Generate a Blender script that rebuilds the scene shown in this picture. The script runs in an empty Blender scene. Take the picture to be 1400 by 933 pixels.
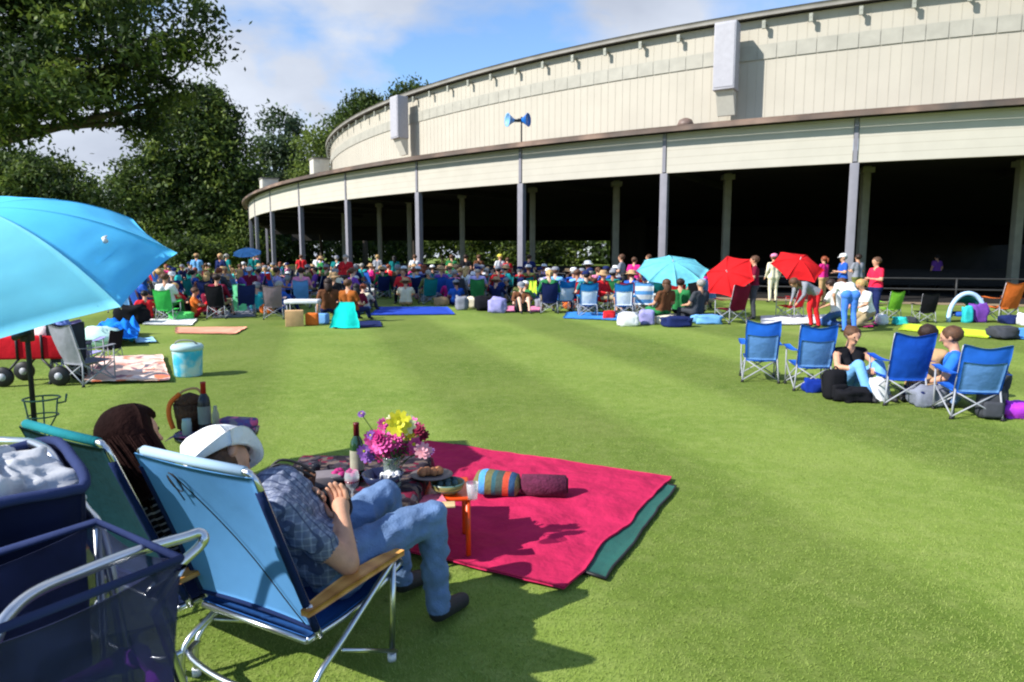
import bpy, bmesh, math, random
import numpy as np
from mathutils import Vector, Matrix, noise as mn
PI = math.pi
random.seed(7); rng = np.random.default_rng(11)
sc = bpy.context.scene
COL = sc.collection
# ------------------------------------------------------------------ camera
F_, HOR, CH = 950.0, 350.0, 1.68
PITCH = math.atan((466.5 - HOR) / F_)
cam_d = bpy.data.cameras.new('camera'); cam = bpy.data.objects.new('camera', cam_d); COL.objects.link(cam)
cam_d.sensor_width = 36; cam_d.lens = 36 * F_ / 1400; cam_d.clip_end = 2000; cam_d.clip_start = .05
cam.location = (0, 0, CH); cam.rotation_euler = (PI / 2 - PITCH, 0, 0); sc.camera = cam
def ray(px, py):
    x = (px - 700) / F_; u = (466.5 - py) / F_
    return Vector((x, math.cos(PITCH) + u * math.sin(PITCH), -math.sin(PITCH) + u * math.cos(PITCH)))
def G(px, py, z=0.0):                 # the place on the height z
    r = ray(px, py); t = (z - CH) / r.z
    return Vector((r.x * t, r.y * t, z))
def at(px, py, Y):                    # the place at distance Y
    r = ray(px, py); t = Y / r.y
    return Vector((r.x * t, Y, CH + r.z * t))
# ------------------------------------------------------------------ tags
def tag(o, label=None, cat=None, group=None, kind=None):
    if label: o['label'] = label
    if cat: o['category'] = cat
    if group: o['group'] = group
    if kind: o['kind'] = kind
    return o
def empty(name, loc=(0, 0, 0), rz=0, label=None, cat=None, group=None):
    o = bpy.data.objects.new(name, None); COL.objects.link(o)
    o.location = loc; o.rotation_euler = (0, 0, rz); o.empty_display_size = .1
    return tag(o, label, cat, group)
CHILD = {}
def setpar(c, p):
    c.parent = p; CHILD.setdefault(p.name, []).append(c)
def copy_tree(o, parent=None):
    c = o.copy(); COL.objects.link(c)
    if parent is not None: setpar(c, parent)
    else: c.parent = None
    for ch in CHILD.get(o.name, []): copy_tree(ch, c)
    return c
def setmat(o, i, m):
    o.material_slots[i].link = 'OBJECT'; o.material_slots[i].material = m
# ------------------------------------------------------------------ materials
MATS = {}
def lin(c):
    return tuple((x / 12.92 if x <= .04045 else ((x + .055) / 1.055) ** 2.4) for x in c)
def srgb(r, g, b): return lin((r / 255, g / 255, b / 255))
def mat(name, col, rough=.8, var=.18, scale=6.0, bump=0.0, bscale=60.0, transl=0.0, metal=0.0, spec=.3, pattern=None, alpha=1.0, coord='Object'):
    if name in MATS: return MATS[name]
    m = bpy.data.materials.new(name); m.use_nodes = True; nt = m.node_tree; N = nt.nodes; L = nt.links
    b = N['Principled BSDF']; out = N['Material Output']
    b.inputs['Roughness'].default_value = rough; b.inputs['Metallic'].default_value = metal
    b.inputs['Specular IOR Level'].default_value = spec
    tc = N.new('ShaderNodeTexCoord')
    c = (*col, 1)
    if pattern: csock = pattern(nt, tc)
    else:
        rgb = N.new('ShaderNodeRGB'); rgb.outputs[0].default_value = c; csock = rgb.outputs[0]
    if var > 0:
        nz = N.new('ShaderNodeTexNoise'); nz.inputs['Scale'].default_value = scale; nz.inputs['Detail'].default_value = 4
        L.new(tc.outputs[coord], nz.inputs['Vector'])
        mr = N.new('ShaderNodeMapRange'); mr.inputs['From Min'].default_value = .3; mr.inputs['From Max'].default_value = .7
        mr.inputs['To Min'].default_value = 1 - var; mr.inputs['To Max'].default_value = 1 + var
        L.new(nz.outputs['Fac'], mr.inputs['Value'])
        mul = N.new('ShaderNodeVectorMath'); mul.operation = 'SCALE'
        L.new(csock, mul.inputs[0]); L.new(mr.outputs[0], mul.inputs['Scale']); csock = mul.outputs[0]
    L.new(csock, b.inputs['Base Color'])
    nsock = None
    if bump > 0:
        nb = N.new('ShaderNodeTexNoise'); nb.inputs['Scale'].default_value = bscale; nb.inputs['Detail'].default_value = 5
        L.new(tc.outputs[coord], nb.inputs['Vector'])
        bp = N.new('ShaderNodeBump'); bp.inputs['Strength'].default_value = bump; bp.inputs['Distance'].default_value = .02
        L.new(nb.outputs['Fac'], bp.inputs['Height']); L.new(bp.outputs[0], b.inputs['Normal']); nsock = bp.outputs[0]
    last = b.outputs[0]
    if transl > 0:
        tr = N.new('ShaderNodeBsdfTranslucent'); L.new(csock, tr.inputs['Color'])
        mx = N.new('ShaderNodeMixShader'); mx.inputs[0].default_value = transl
        L.new(last, mx.inputs[1]); L.new(tr.outputs[0], mx.inputs[2]); last = mx.outputs[0]
    if alpha < 1:
        tp = N.new('ShaderNodeBsdfTransparent'); mx = N.new('ShaderNodeMixShader'); mx.inputs[0].default_value = alpha
        L.new(tp.outputs[0], mx.inputs[1]); L.new(last, mx.inputs[2]); last = mx.outputs[0]
    L.new(last, out.inputs[0])
    MATS[name] = m; return m
def cloth(name, rgb, **k):
    k.setdefault('var', .12); k.setdefault('bump', .25); k.setdefault('bscale', 25); k.setdefault('rough', .9); k.setdefault('spec', .1)
    return mat('cloth_' + name, tuple(x for x in srgb(*rgb)), **k)
def stripes_pattern(cols, axis, freq, rot=0, soft=False, coord='Object'):
    # cols: list of (pos, rgb linear)
    def f(nt, tc):
        N, L = nt.nodes, nt.links
        mp = N.new('ShaderNodeMapping'); mp.inputs['Rotation'].default_value = (0, 0, rot) if not isinstance(rot, tuple) else rot
        L.new(tc.outputs[coord], mp.inputs[0])
        sx = N.new('ShaderNodeSeparateXYZ'); L.new(mp.outputs[0], sx.inputs[0])
        m1 = N.new('ShaderNodeMath'); m1.operation = 'MULTIPLY'; m1.inputs[1].default_value = freq; L.new(sx.outputs[axis], m1.inputs[0])
        m2 = N.new('ShaderNodeMath'); m2.operation = 'FRACT'; L.new(m1.outputs[0], m2.inputs[0])
        cr = N.new('ShaderNodeValToRGB'); cr.color_ramp.interpolation = 'LINEAR' if soft else 'CONSTANT'
        e = cr.color_ramp.elements
        while len(e) < len(cols): e.new(.5)
        for el, (p, c) in zip(e, cols): el.position = p; el.color = (*c, 1)
        L.new(m2.outputs[0], cr.inputs[0]); return cr.outputs[0]
    return f
def blotch_pattern(cols, scale, coord='Object', vor=True):
    def f(nt, tc):
        N, L = nt.nodes, nt.links
        if vor:
            v = N.new('ShaderNodeTexVoronoi'); v.inputs['Scale'].default_value = scale; L.new(tc.outputs[coord], v.inputs['Vector'])
            sp = N.new('ShaderNodeSeparateColor'); L.new(v.outputs['Color'], sp.inputs[0]); s = sp.outputs[0]
        else:
            v = N.new('ShaderNodeTexNoise'); v.inputs['Scale'].default_value = scale; v.inputs['Detail'].default_value = 3
            L.new(tc.outputs[coord], v.inputs['Vector']); s = v.outputs['Fac']
        cr = N.new('ShaderNodeValToRGB'); cr.color_ramp.interpolation = 'CONSTANT' if vor else 'LINEAR'
        e = cr.color_ramp.elements
        while len(e) < len(cols): e.new(.5)
        for el, (p, c) in zip(e, cols): el.position = p; el.color = (*c, 1)
        L.new(s, cr.inputs[0]); return cr.outputs[0]
    return f
def plaid_pattern(base, line, dark, freq):
    def f(nt, tc):
        N, L = nt.nodes, nt.links
        sx = N.new('ShaderNodeSeparateXYZ'); L.new(tc.outputs['Object'], sx.inputs[0])
        outs = []
        for ax, ph in ((0, 0), (1, .3), (2, 0)):
            m1 = N.new('ShaderNodeMath'); m1.operation = 'MULTIPLY_ADD'; m1.inputs[1].default_value = freq; m1.inputs[2].default_value = ph; L.new(sx.outputs[ax], m1.inputs[0])
            m2 = N.new('ShaderNodeMath'); m2.operation = 'FRACT'; L.new(m1.outputs[0], m2.inputs[0])
            m3 = N.new('ShaderNodeMath'); m3.operation = 'GREATER_THAN'; m3.inputs[1].default_value = .78; L.new(m2.outputs[0], m3.inputs[0])
            outs.append(m3.outputs[0])
        a = N.new('ShaderNodeMath'); a.operation = 'ADD'; L.new(outs[0], a.inputs[0]); L.new(outs[2], a.inputs[1])
        b = N.new('ShaderNodeMath'); b.operation = 'MULTIPLY'; b.inputs[1].default_value = .5; L.new(a.outputs[0], b.inputs[0])
        m = N.new('ShaderNodeMix'); m.data_type = 'RGBA'; m.inputs[6].default_value = (*base, 1); m.inputs[7].default_value = (*line, 1); L.new(b.outputs[0], m.inputs[0])
        m_ = N.new('ShaderNodeMix'); m_.data_type = 'RGBA'; m_.inputs[7].default_value = (*dark, 1); L.new(outs[1], m_.inputs[0]); L.new(m.outputs[2], m_.inputs[6])
        return m_.outputs[2]
    return f
# ------------------------------------------------------------------ mesh builder
class MB:
    def __init__(s): s.v = []; s.f = []; s.m = []; s.s = []; s.mats = []
    def mi(s, m):
        if m not in s.mats: s.mats.append(m)
        return s.mats.index(m)
    def add(s, vs, fs, m=None, smooth=False):
        o = len(s.v); s.v += [tuple(p) for p in vs]; k = s.mi(m)
        for f in fs: s.f.append(tuple(i + o for i in f)); s.m.append(k); s.s.append(smooth)
        return s
    def box(s, c, size, m=None, rot=None, bev=0.0):
        bm = bmesh.new(); bmesh.ops.create_cube(bm, size=1)
        for v in bm.verts: v.co = Vector((v.co.x * size[0], v.co.y * size[1], v.co.z * size[2]))
        if bev > 0: bmesh.ops.bevel(bm, geom=list(bm.edges), offset=bev, segments=2, affect='EDGES', profile=.6)
        M = Matrix.Translation(Vector(c))
        if rot is not None: M = M @ (rot.to_4x4() if isinstance(rot, Matrix) else Matrix.Rotation(rot, 4, 'Z'))
        bm.transform(M); bm.verts.index_update()
        s.add([v.co.copy() for v in bm.verts], [[v.index for v in f.verts] for f in bm.faces], m, bev > 0); bm.free(); return s
    def tube(s, pts, r, m=None, n=8, closed=False, cap=True):
        pts = [Vector(p) for p in pts]; k = len(pts)
        rs = r if isinstance(r, (list, tuple)) else [r] * k
        T = []
        for i in range(k):
            a = pts[(i - 1) % k] if (closed or i > 0) else pts[i]; b = pts[(i + 1) % k] if (closed or i < k - 1) else pts[i]
            T.append((b - a).normalized() if (b - a).length > 1e-9 else Vector((0, 0, 1)))
        up = Vector((0, 0, 1)) if abs(T[0].z) < .9 else Vector((1, 0, 0))
        nx = T[0].cross(up).normalized(); V = []
        for i in range(k):
            nx = (nx - T[i] * nx.dot(T[i])).normalized(); ny = T[i].cross(nx)
            for j in range(n):
                a = 2 * PI * j / n; V.append(pts[i] + (nx * math.cos(a) + ny * math.sin(a)) * rs[i])
        Fs = []
        for i in range(k if closed else k - 1):
            i2 = (i + 1) % k
            for j in range(n): j2 = (j + 1) % n; Fs.append((i * n + j, i * n + j2, i2 * n + j2, i2 * n + j))
        if cap and not closed:
            Fs.append(tuple(range(n))[::-1]); Fs.append(tuple((k - 1) * n + j for j in range(n)))
        return s.add(V, Fs, m, True)
    def lathe(s, prof, m=None, n=20, c=(0, 0, 0), M=None, cap=True, sx=1, sy=1):
        V = []; c = Vector(c)
        for r, z in prof:
            for j in range(n):
                a = 2 * PI * j / n; p = Vector((r * math.cos(a) * sx, r * math.sin(a) * sy, z))
                if M is not None: p = M @ p
                V.append(p + c)
        Fs = []
        for i in range(len(prof) - 1):
            for j in range(n): j2 = (j + 1) % n; Fs.append((i * n + j, i * n + j2, (i + 1) * n + j2, (i + 1) * n + j))
        if cap:
            if prof[0][0] > 1e-6: Fs.append(tuple(range(n))[::-1])
            if prof[-1][0] > 1e-6: Fs.append(tuple((len(prof) - 1) * n + j for j in range(n)))
        return s.add(V, Fs, m, True)
    def ball(s, c, r, m=None, n=14, M=None, jit=0, seed=0):
        r = (r, r, r) if not isinstance(r, (tuple, list)) else r; k = max(4, n // 2)
        V = []; Fs = []; c = Vector(c)
        for i in range(k + 1):
            t = PI * i / k
            for j in range(n):
                a = 2 * PI * j / n; d = Vector((math.sin(t) * math.cos(a), math.sin(t) * math.sin(a), math.cos(t)))
                q = 1 + (jit * mn.noise(d * 2.3 + Vector((seed, seed * .7, 0))) if jit else 0)
                p = Vector((d.x * r[0], d.y * r[1], d.z * r[2])) * q
                if M is not None: p = M @ p
                V.append(p + c)
        for i in range(k):
            for j in range(n): j2 = (j + 1) % n; Fs.append((i * n + j, (i + 1) * n + j, (i + 1) * n + j2, i * n + j2))
        return s.add(V, Fs, m, True)
    def patch(s, fn, nu, nv, m=None, thick=0.0, smooth=True):
        P = [[Vector(fn(i / nu, j / nv)) for j in range(nv + 1)] for i in range(nu + 1)]
        V = [p for row in P for p in row]; W = nv + 1
        Fs = [(i * W + j, (i + 1) * W + j, (i + 1) * W + j + 1, i * W + j + 1) for i in range(nu) for j in range(nv)]
        if thick:
            Nn = []
            for i in range(nu + 1):
                for j in range(nv + 1):
                    du = P[min(i + 1, nu)][j] - P[max(i - 1, 0)][j]; dv = P[i][min(j + 1, nv)] - P[i][max(j - 1, 0)]
                    q = du.cross(dv); Nn.append(q.normalized() if q.length > 1e-12 else Vector((0, 0, 1)))
            k = len(V); V2 = [v - q * thick for v, q in zip(V, Nn)]
            Fs2 = [tuple(x + k for x in f[::-1]) for f in Fs]
            B = [i * W for i in range(nu + 1)] + [nu * W + j for j in range(1, W)] + [i * W + nv for i in range(nu - 1, -1, -1)] + [j for j in range(nv - 1, 0, -1)]
            Fe = [(B[i], B[i] + k, B[(i + 1) % len(B)] + k, B[(i + 1) % len(B)])[::-1] for i in range(len(B))]
            V += V2; Fs += Fs2 + Fe
        return s.add(V, Fs, m, smooth)
    def mesh(s, name='mesh'):
        me = bpy.data.meshes.new(name); me.from_pydata(s.v, [], s.f)
        for m in s.mats: me.materials.append(m)
        me.polygons.foreach_set('material_index', s.m); me.polygons.foreach_set('use_smooth', s.s)
        me.update(); return me
    def build(s, name, parent=None, loc=None, rz=0, shade=True):
        me = s.mesh(name); o = bpy.data.objects.new(name, me); COL.objects.link(o)
        if parent is not None: setpar(o, parent)
        if loc is not None: o.location = loc
        if rz: o.rotation_euler = (0, 0, rz)
        return o
def cat_rom(P, k=6, closed=False):
    P = [Vector(p) for p in P]; n = len(P); out = []
    R_ = range(n) if closed else range(n - 1)
    for i in R_:
        p0 = P[(i - 1) % n] if closed or i > 0 else P[0]; p1 = P[i]; p2 = P[(i + 1) % n]; p3 = P[(i + 2) % n] if closed or i + 2 < n else P[-1]
        for j in range(k):
            t = j / k; out.append(.5 * ((2 * p1) + (p2 - p0) * t + (2 * p0 - 5 * p1 + 4 * p2 - p3) * t * t + (3 * p1 - p0 - 3 * p2 + p3) * t ** 3))
    if not closed: out.append(P[-1])
    return out
def lerp(a, b, t): return Vector(a) * (1 - t) + Vector(b) * t
def nz(x, y, z=0): return mn.noise(Vector((x, y, z)))
# ------------------------------------------------------------------ common materials
M_alu = mat('brushed_aluminium', (.62, .64, .66), rough=.28, metal=1.0, var=.08, scale=20)
M_steelgrey = mat('grey_powder_coat', srgb(150, 152, 158), rough=.45, var=.08)
M_black = mat('black_plastic', (.012, .012, .014), rough=.5, var=.2)
M_darkmetal = mat('dark_metal', (.03, .03, .035), rough=.4, var=.2)
M_skin = mat('skin', srgb(196, 146, 118), rough=.6, var=.12, scale=22, spec=.25, bump=.12, bscale=120)
M_skin2 = mat('skin_tan', srgb(168, 118, 92), rough=.55, var=.06, scale=12)
M_skin3 = mat('skin_pale', srgb(214, 170, 146), rough=.55, var=.06, scale=12)
M_wood = mat('varnished_oak', srgb(196, 142, 74), rough=.4, pattern=stripes_pattern([(0, srgb(205, 150, 80)), (.5, srgb(176, 120, 60)), (.9, srgb(205, 150, 80))], 1, 9, soft=True), var=.15, scale=14)
M_white = mat('white_plastic', (.72, .72, .72), rough=.5, var=.05)
M_eye = mat('dark_eye', (.015, .012, .01), rough=.2, var=0)
M_lip = mat('lip', srgb(170, 90, 85), rough=.5, var=0)
M_shoe = mat('shoe_black', (.02, .02, .022), rough=.6, var=.2)
HAIR = {n: mat('hair_' + n.replace(' ', '_'), srgb(*c), rough=.5, var=.35, scale=30, bump=.5, bscale=90) for n, c in
        {'dark brown': (42, 26, 20), 'black': (20, 18, 18), 'brown': (84, 56, 38), 'grey': (150, 146, 140), 'blond': (186, 150, 96), 'red': (128, 62, 36)}.items()}
# ------------------------------------------------------------------ people
def capsule(mb, a, b, ra, rb, n=12):
    a, b = Vector(a), Vector(b); d = b - a; L = d.length
    M = Vector((0, 0, 1)).rotation_difference(d.normalized() if L > 1e-6 else Vector((0, 0, 1))).to_matrix()
    prof = []
    for i in range(5): t = PI / 2 * i / 4; prof.append((max(ra * math.sin(t), 1e-4), -ra * math.cos(t)))
    for i in range(5): t = PI / 2 * i / 4; prof.append((max(rb * math.cos(t), 1e-4), L + rb * math.sin(t)))
    mb.lathe(prof, None, n, a, M, cap=True)
ZONES = ['skin', 'shirt', 'trousers', 'shoes', 'detail']
def body_mesh(name, J, sleeve='short', legs='long', vox=.018, k=1.0, belly=0.0, fingers=False, female=False, feat=True):
    """one continuous body: tapered limbs fused into a single skin, zones by nearest limb"""
    J = {a: Vector(b) for a, b in J.items()}
    seg = []   # a, b, ra, rb, zone
    hip, neck, head = J['hip'], J['neck'], J['head']
    up = (neck - hip).normalized(); wid = (J['shR'] - J['shL']).normalized(); fw = up.cross(wid).normalized()
    if 'face' in J: hf = (J['face'] - head).normalized()
    else: hf = Vector((0, 1, 0))
    for s, w in (('L', -1), ('R', 1)):
        h = J['hip' + s]
        seg.append((h + up * .02, hip + up * .20 * k + wid * w * .065 * k, .115 * k, .098 * k, 1 if True else 2))
        seg.append((hip + up * .20 * k + wid * w * .065 * k, neck - up * .12 * k + wid * w * .095 * k, .10 * k, (.095 if female else .105) * k, 1))
        seg.append((neck - up * .07 * k + wid * w * .08 * k, J['sh' + s] - up * .01, .072 * k, .062 * k, 1))
        seg.append((h, h + up * .04, .122 * k, .11 * k, 2))
        e, ha = J['el' + s], J['ha' + s]; sh = J['sh' + s]
        if sleeve == 'none': seg.append((sh, e, .048 * k, .038 * k, 0))
        elif sleeve == 'short': seg.append((sh, lerp(sh, e, .62), .062 * k, .058 * k, 1)); seg.append((lerp(sh, e, .5), e, .045 * k, .04 * k, 0))
        else: seg.append((sh, e, .06 * k, .05 * k, 1))
        wr = lerp(e, ha, .86)
        seg.append((e, wr, .042 * k, .028 * k, 1 if sleeve == 'long' else 0))
        pa = lerp(e, ha, 1.05)
        seg.append((wr, pa, .026 * k, .034 * k, 0))
        if not fingers: seg.append((pa, pa + (pa - wr).normalized() * .06 * k, .03 * k, .02 * k, 0))
        kn, an, to = J['kn' + s], J['an' + s], J['to' + s]
        if legs == 'long': seg.append((h, kn, .098 * k, .066 * k, 2)); seg.append((kn, an, .066 * k, .05 * k, 2))
        elif legs == 'short': seg.append((h, lerp(h, kn, .85), .1 * k, .082 * k, 2)); seg.append((h, kn, .085 * k, .056 * k, 0)); seg.append((kn, an, .056 * k, .036 * k, 0))
        else: seg.append((h, kn, .09 * k, .06 * k, 0)); seg.append((kn, an, .055 * k, .035 * k, 0))
        seg.append((an - Vector((0, 0, .03 * k)), to, .042 * k, .034 * k, 3))
    if belly: seg.append((hip + up * .14 * k + fw * belly * .3, hip + up * .26 * k + fw * belly * .6, .13 * k, .12 * k, 1))
    if female:
        for w in (-1, 1): seg.append((neck - up * .2 * k + wid * w * .07 * k + fw * .07 * k, neck - up * .23 * k + wid * w * .07 * k + fw * .08 * k, .055 * k, .06 * k, 1))
    seg.append((neck - up * .05 * k, head - (head - neck) * .3, .056 * k, .05 * k, 0))
    hu = (head - neck).normalized()
    hu = (hu - hf * hu.dot(hf)).normalized(); hw = hf.cross(hu).normalized()
    q = k ** .5
    seg.append((head + hu * .03 * q - hf * .012 * q, head + hu * .02 * q + hf * .01 * q, .092 * q, .088 * q, 0))
    seg.append((head - hu * .05 * q + hf * .025 * q, head - hu * .075 * q + hf * .045 * q, .062 * q, .045 * q, 0))
    if feat:
        seg.append((head + hu * .012 * q + hf * .09 * q, head - hu * .022 * q + hf * .108 * q, .01 * q, .015 * q, 0))
        for w in (-1, 1): seg.append((head + hw * w * .086 * q + hu * .015 * q, head + hw * w * .09 * q - hu * .02 * q, .02 * q, .014 * q, 0))
    mb = MB()
    for a, b, ra, rb, z in seg: capsule(mb, a, b, ra, rb)
    me = mb.mesh('tmp'); o = bpy.data.objects.new('tmp', me); COL.objects.link(o)
    r = o.modifiers.new('r', 'REMESH'); r.mode = 'VOXEL'; r.voxel_size = vox; r.use_smooth_shade = True
    sm = o.modifiers.new('s', 'SMOOTH'); sm.iterations = 4; sm.factor = .5
    dg = bpy.context.evaluated_depsgraph_get(); me2 = bpy.data.meshes.new_from_object(o.evaluated_get(dg))
    bpy.data.objects.remove(o); bpy.data.meshes.remove(me)
    n = len(me2.vertices); co = np.empty(n * 3); me2.vertices.foreach_get('co', co); co = co.reshape(-1, 3)
    fc = np.empty(len(me2.polygons) * 3); me2.polygons.foreach_get('center', fc); fc = fc.reshape(-1, 3)
    best = np.full(len(fc), 1e9); zone = np.zeros(len(fc), int)
    for a, b, ra, rb, z in seg:
        a_, b_ = np.array(a), np.array(b); d = b_ - a_; t = np.clip(((fc - a_) @ d) / (d @ d + 1e-12), 0, 1)
        dd = np.linalg.norm(fc - a_ - t[:, None] * d, axis=1) - (ra + (rb - ra) * t)
        m = dd < best; best[m] = dd[m]; zone[m] = z
    # cloth folds on clothed vertices
    faces = [tuple(p.vertices) for p in me2.polygons]
    vz = np.zeros(n, int)
    for f, z in zip(faces, zone):
        for i in f: vz[i] = max(vz[i], z)
    amp = .010 * k if vox < .012 else .006 * k
    no = np.empty(n * 3); me2.vertices.foreach_get('normal', no); no = no.reshape(-1, 3)
    for i in range(n):
        if vz[i] in (1, 2):
            p = co[i]; w = mn.noise(Vector((p[0] * 9, p[1] * 9, p[2] * 14))) + .5 * mn.noise(Vector(p * 26)) + (1.3 * (.5 - abs(mn.noise(Vector((p[0] * 13 + 4, p[1] * 13, p[2] * 17))))) - .5 if vox < .012 else 0)
            co[i] = p + no[i] * w * amp
    out = MB(); 
    for z in range(4):
        fs = [f for f, zz in zip(faces, zone) if zz == z]
    out.v = [tuple(p) for p in co]; out.f = faces; out.m = [int(z) for z in zone]; out.s = [True] * len(faces)
    out.mats = ['skin', 'shirt', 'trousers', 'shoes', 'detail']
    bpy.data.meshes.remove(me2)
    def addz(fn, z):
        t = MB(); fn(t); o_ = len(out.v); out.v += t.v; out.f += [tuple(i + o_ for i in f) for f in t.f]; out.m += [z] * len(t.f); out.s += [True] * len(t.f)
    if feat:
        for w in (-1, 1): addz(lambda t: t.ball(head + hw * w * .034 * q + hu * .016 * q + hf * .083 * q, .0105 * q, None, 8), 4)
        addz(lambda t: t.ball(head - hu * .052 * q + hf * .088 * q, (.022 * q, .008 * q, .007 * q), None, 8, M=Matrix((hw, hf, hu)).transposed()), 4)
    if fingers:
        for s, w in (('L', -1), ('R', 1)):
            e, ha = J['el' + s], J['ha' + s]; dr = (ha - e).normalized(); pa = lerp(e, ha, 1.05)
            pn = J.get('pn' + s, Vector((0, 0, -1))); pn = (pn - dr * pn.dot(dr)).normalized(); sd = dr.cross(pn).normalized()
            for i, ln in enumerate((.072, .082, .077, .06)):
                b0 = pa + sd * (i - 1.5) * .019 * k + dr * .012 * k
                p1 = b0 + dr * ln * .5 * k + pn * .006 * k; p2 = p1 + (dr * .75 + pn * .65).normalized() * ln * .32 * k; p3 = p2 + (dr * .3 + pn * .95).normalized() * ln * .25 * k
                addz(lambda t: t.tube([b0, p1, p2, p3], [.0105 * k, .0095 * k, .0085 * k, .006 * k], None, 8), 0)
            th = sd * (-1.0)
            b0 = pa - dr * .03 * k + th * .026 * k
            addz(lambda t: t.tube([b0, b0 + (th * .7 + dr * .6) * .035 * k, b0 + (th * .5 + dr * .9 + pn * .3) * .062 * k], [.014 * k, .0115 * k, .008 * k], None, 8), 0)
    me3 = bpy.data.meshes.new(name); me3.from_pydata(out.v, [], out.f)
    for z in range(5): me3.materials.append(None)
    me3.polygons.foreach_set('material_index', out.m); me3.polygons.foreach_set('use_smooth', out.s); me3.update()
    return me3, dict(head=head, hf=hf, hu=hu, hw=hw, q=q)
def hair_part(info, style, m, seed=0):
    mb = MB(); h, hf, hu, hw, q = info['head'], info['hf'], info['hu'], info['hw'], info['q']
    M = Matrix((hw, hf, hu)).transposed()
    c = h - hf * .024 * q + hu * .034 * q
    mb.ball(c, (.102 * q, .108 * q, .098 * q), m, 20, M=M, jit=.09, seed=seed)
    if style == 'long':
        mb.ball(h - hf * .05 * q - hu * .09 * q, (.1 * q, .07 * q, .16 * q), m, 18, M=M, jit=.14, seed=seed + 3)
    elif style == 'bun': mb.ball(h - hf * .11 * q + hu * .07 * q, .045 * q, m, 12)
    elif style == 'tail':
        mb.tube(cat_rom([h - hf * .1 * q + hu * .04 * q, h - hf * .16 * q, h - hf * .13 * q - hu * .14 * q], 5), [.02 * q] * 3 + [.03 * q] * 5 + [.02 * q, .01 * q, .006 * q], m, 8)
    return mb
def hat_part(info, style, m):
    mb = MB(); h, hf, hu, hw, q = info['head'], info['hf'], info['hu'], info['hw'], info['q']
    M = Matrix((hw, hf, hu)).transposed(); c = h + hu * .055 * q - hf * .008 * q
    if style == 'cap':
        mb.lathe([(.113, -.012), (.114, .02), (.104, .06), (.075, .088), (.035, .1), (.001, .102)], m, 20, c, M * q, cap=False)
        mb.patch(lambda u, v: c + (hw * (u - .5) * .15 + hf * (.095 + .085 * v * (1 - (2 * u - 1) ** 2 * .6)) + hu * (.0 - .02 * v)) * q, 8, 4, m, .004)
    else:
        mb.lathe([(.185, -.03), (.18, -.015), (.12, 0), (.112, .045), (.105, .085), (.085, .105), (.04, .11), (.001, .106)], m, 24, c, M * q, cap=False)
        mb.lathe([(.185, -.034), (.11, -.006)], m, 24, c, M * q, cap=False)
    return mb
def P_stand(a=.02, lean=0):
    return dict(hip=(0, 0, .93), hipL=(-.09, 0, .92), hipR=(.09, 0, .92), neck=(0, lean + .0, 1.46), head=(0, .02 + lean, 1.61), face=(0, .12 + lean, 1.60),
                shL=(-.18, lean, 1.40), shR=(.18, lean, 1.40), elL=(-.25, -.03 + lean * .5, 1.13), elR=(.25, -.03 + lean * .5, 1.13), haL=(-.26, .09 + lean, .89), haR=(.26, .09 + lean, .89),
                knL=(-.1, .02, .5), knR=(.1, a, .5), anL=(-.11, -a, .1), anR=(.11, -.02, .1), toL=(-.13, .15 - a, .035), toR=(.13, .13, .035))
def P_armsbent():
    j = P_stand(); j.update(elL=(-.26, .04, 1.14), haL=(-.10, .28, 1.18), elR=(.26, .04, 1.14), haR=(.12, .27, 1.12)); return j
def P_walk():
    j = P_stand(); j.update(knL=(-.1, .2, .52), anL=(-.1, .27, .12), toL=(-.11, .42, .06), knR=(.1, -.06, .5), anR=(.1, -.3, .14), toR=(.11, -.16, .04),
                            haL=(-.25, -.12, .9), haR=(.24, .24, .96), elR=(.25, .02, 1.13)); return j
def P_chair(h=.37):
    return dict(hip=(0, 0, h + .1), hipL=(-.09, 0, h + .09), hipR=(.09, 0, h + .09), neck=(0, -.13, h + .61), head=(0, -.10, h + .77), face=(0, .1, h + .74),
                shL=(-.18, -.12, h + .55), shR=(.18, -.12, h + .55), elL=(-.27, -.03, h + .27), elR=(.27, -.03, h + .27), haL=(-.24, .2, h + .23), haR=(.22, .2, h + .24),
                knL=(-.14, .43, h + .11), knR=(.14, .43, h + .11), anL=(-.13, .47, .1), anR=(.15, .5, .1), toL=(-.14, .62, .035), toR=(.16, .65, .035))
def P_ground():
    return dict(hip=(0, 0, .12), hipL=(-.09, 0, .12), hipR=(.09, 0, .12), neck=(0, -.04, .63), head=(0, .02, .78), face=(0, .12, .75),
                shL=(-.18, -.03, .57), shR=(.18, -.03, .57), elL=(-.26, .14, .38), elR=(.26, .14, .38), haL=(-.08, .34, .36), haR=(.1, .34, .38),
                knL=(-.13, .36, .45), knR=(.13, .36, .45), anL=(-.12, .55, .09), anR=(.12, .55, .09), toL=(-.13, .7, .035), toR=(.13, .7, .035))
def P_cross():
    j = P_ground(); j.update(knL=(-.34, .25, .16), knR=(.34, .25, .16), anL=(.08, .36, .07), anR=(-.08, .42, .08), toL=(.2, .38, .045), toR=(-.2, .42, .045),
                             elL=(-.27, .05, .34), elR=(.27, .05, .34), haL=(-.16, .27, .24), haR=(.16, .27, .24)); return j
def P_bend():
    return dict(hip=(0, 0, .92), hipL=(-.09, 0, .91), hipR=(.09, 0, .91), neck=(0, .42, 1.16), head=(0, .56, 1.15), face=(0, .62, 1.05),
                shL=(-.17, .38, 1.12), shR=(.17, .38, 1.12), elL=(-.2, .43, .86), elR=(.2, .43, .86), haL=(-.12, .55, .64), haR=(.12, .55, .64),
                knL=(-.1, .04, .5), knR=(.1, .06, .5), anL=(-.11, -.06, .1), anR=(.11, -.02, .1), toL=(-.12, .09, .035), toR=(.12, .13, .035))
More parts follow.
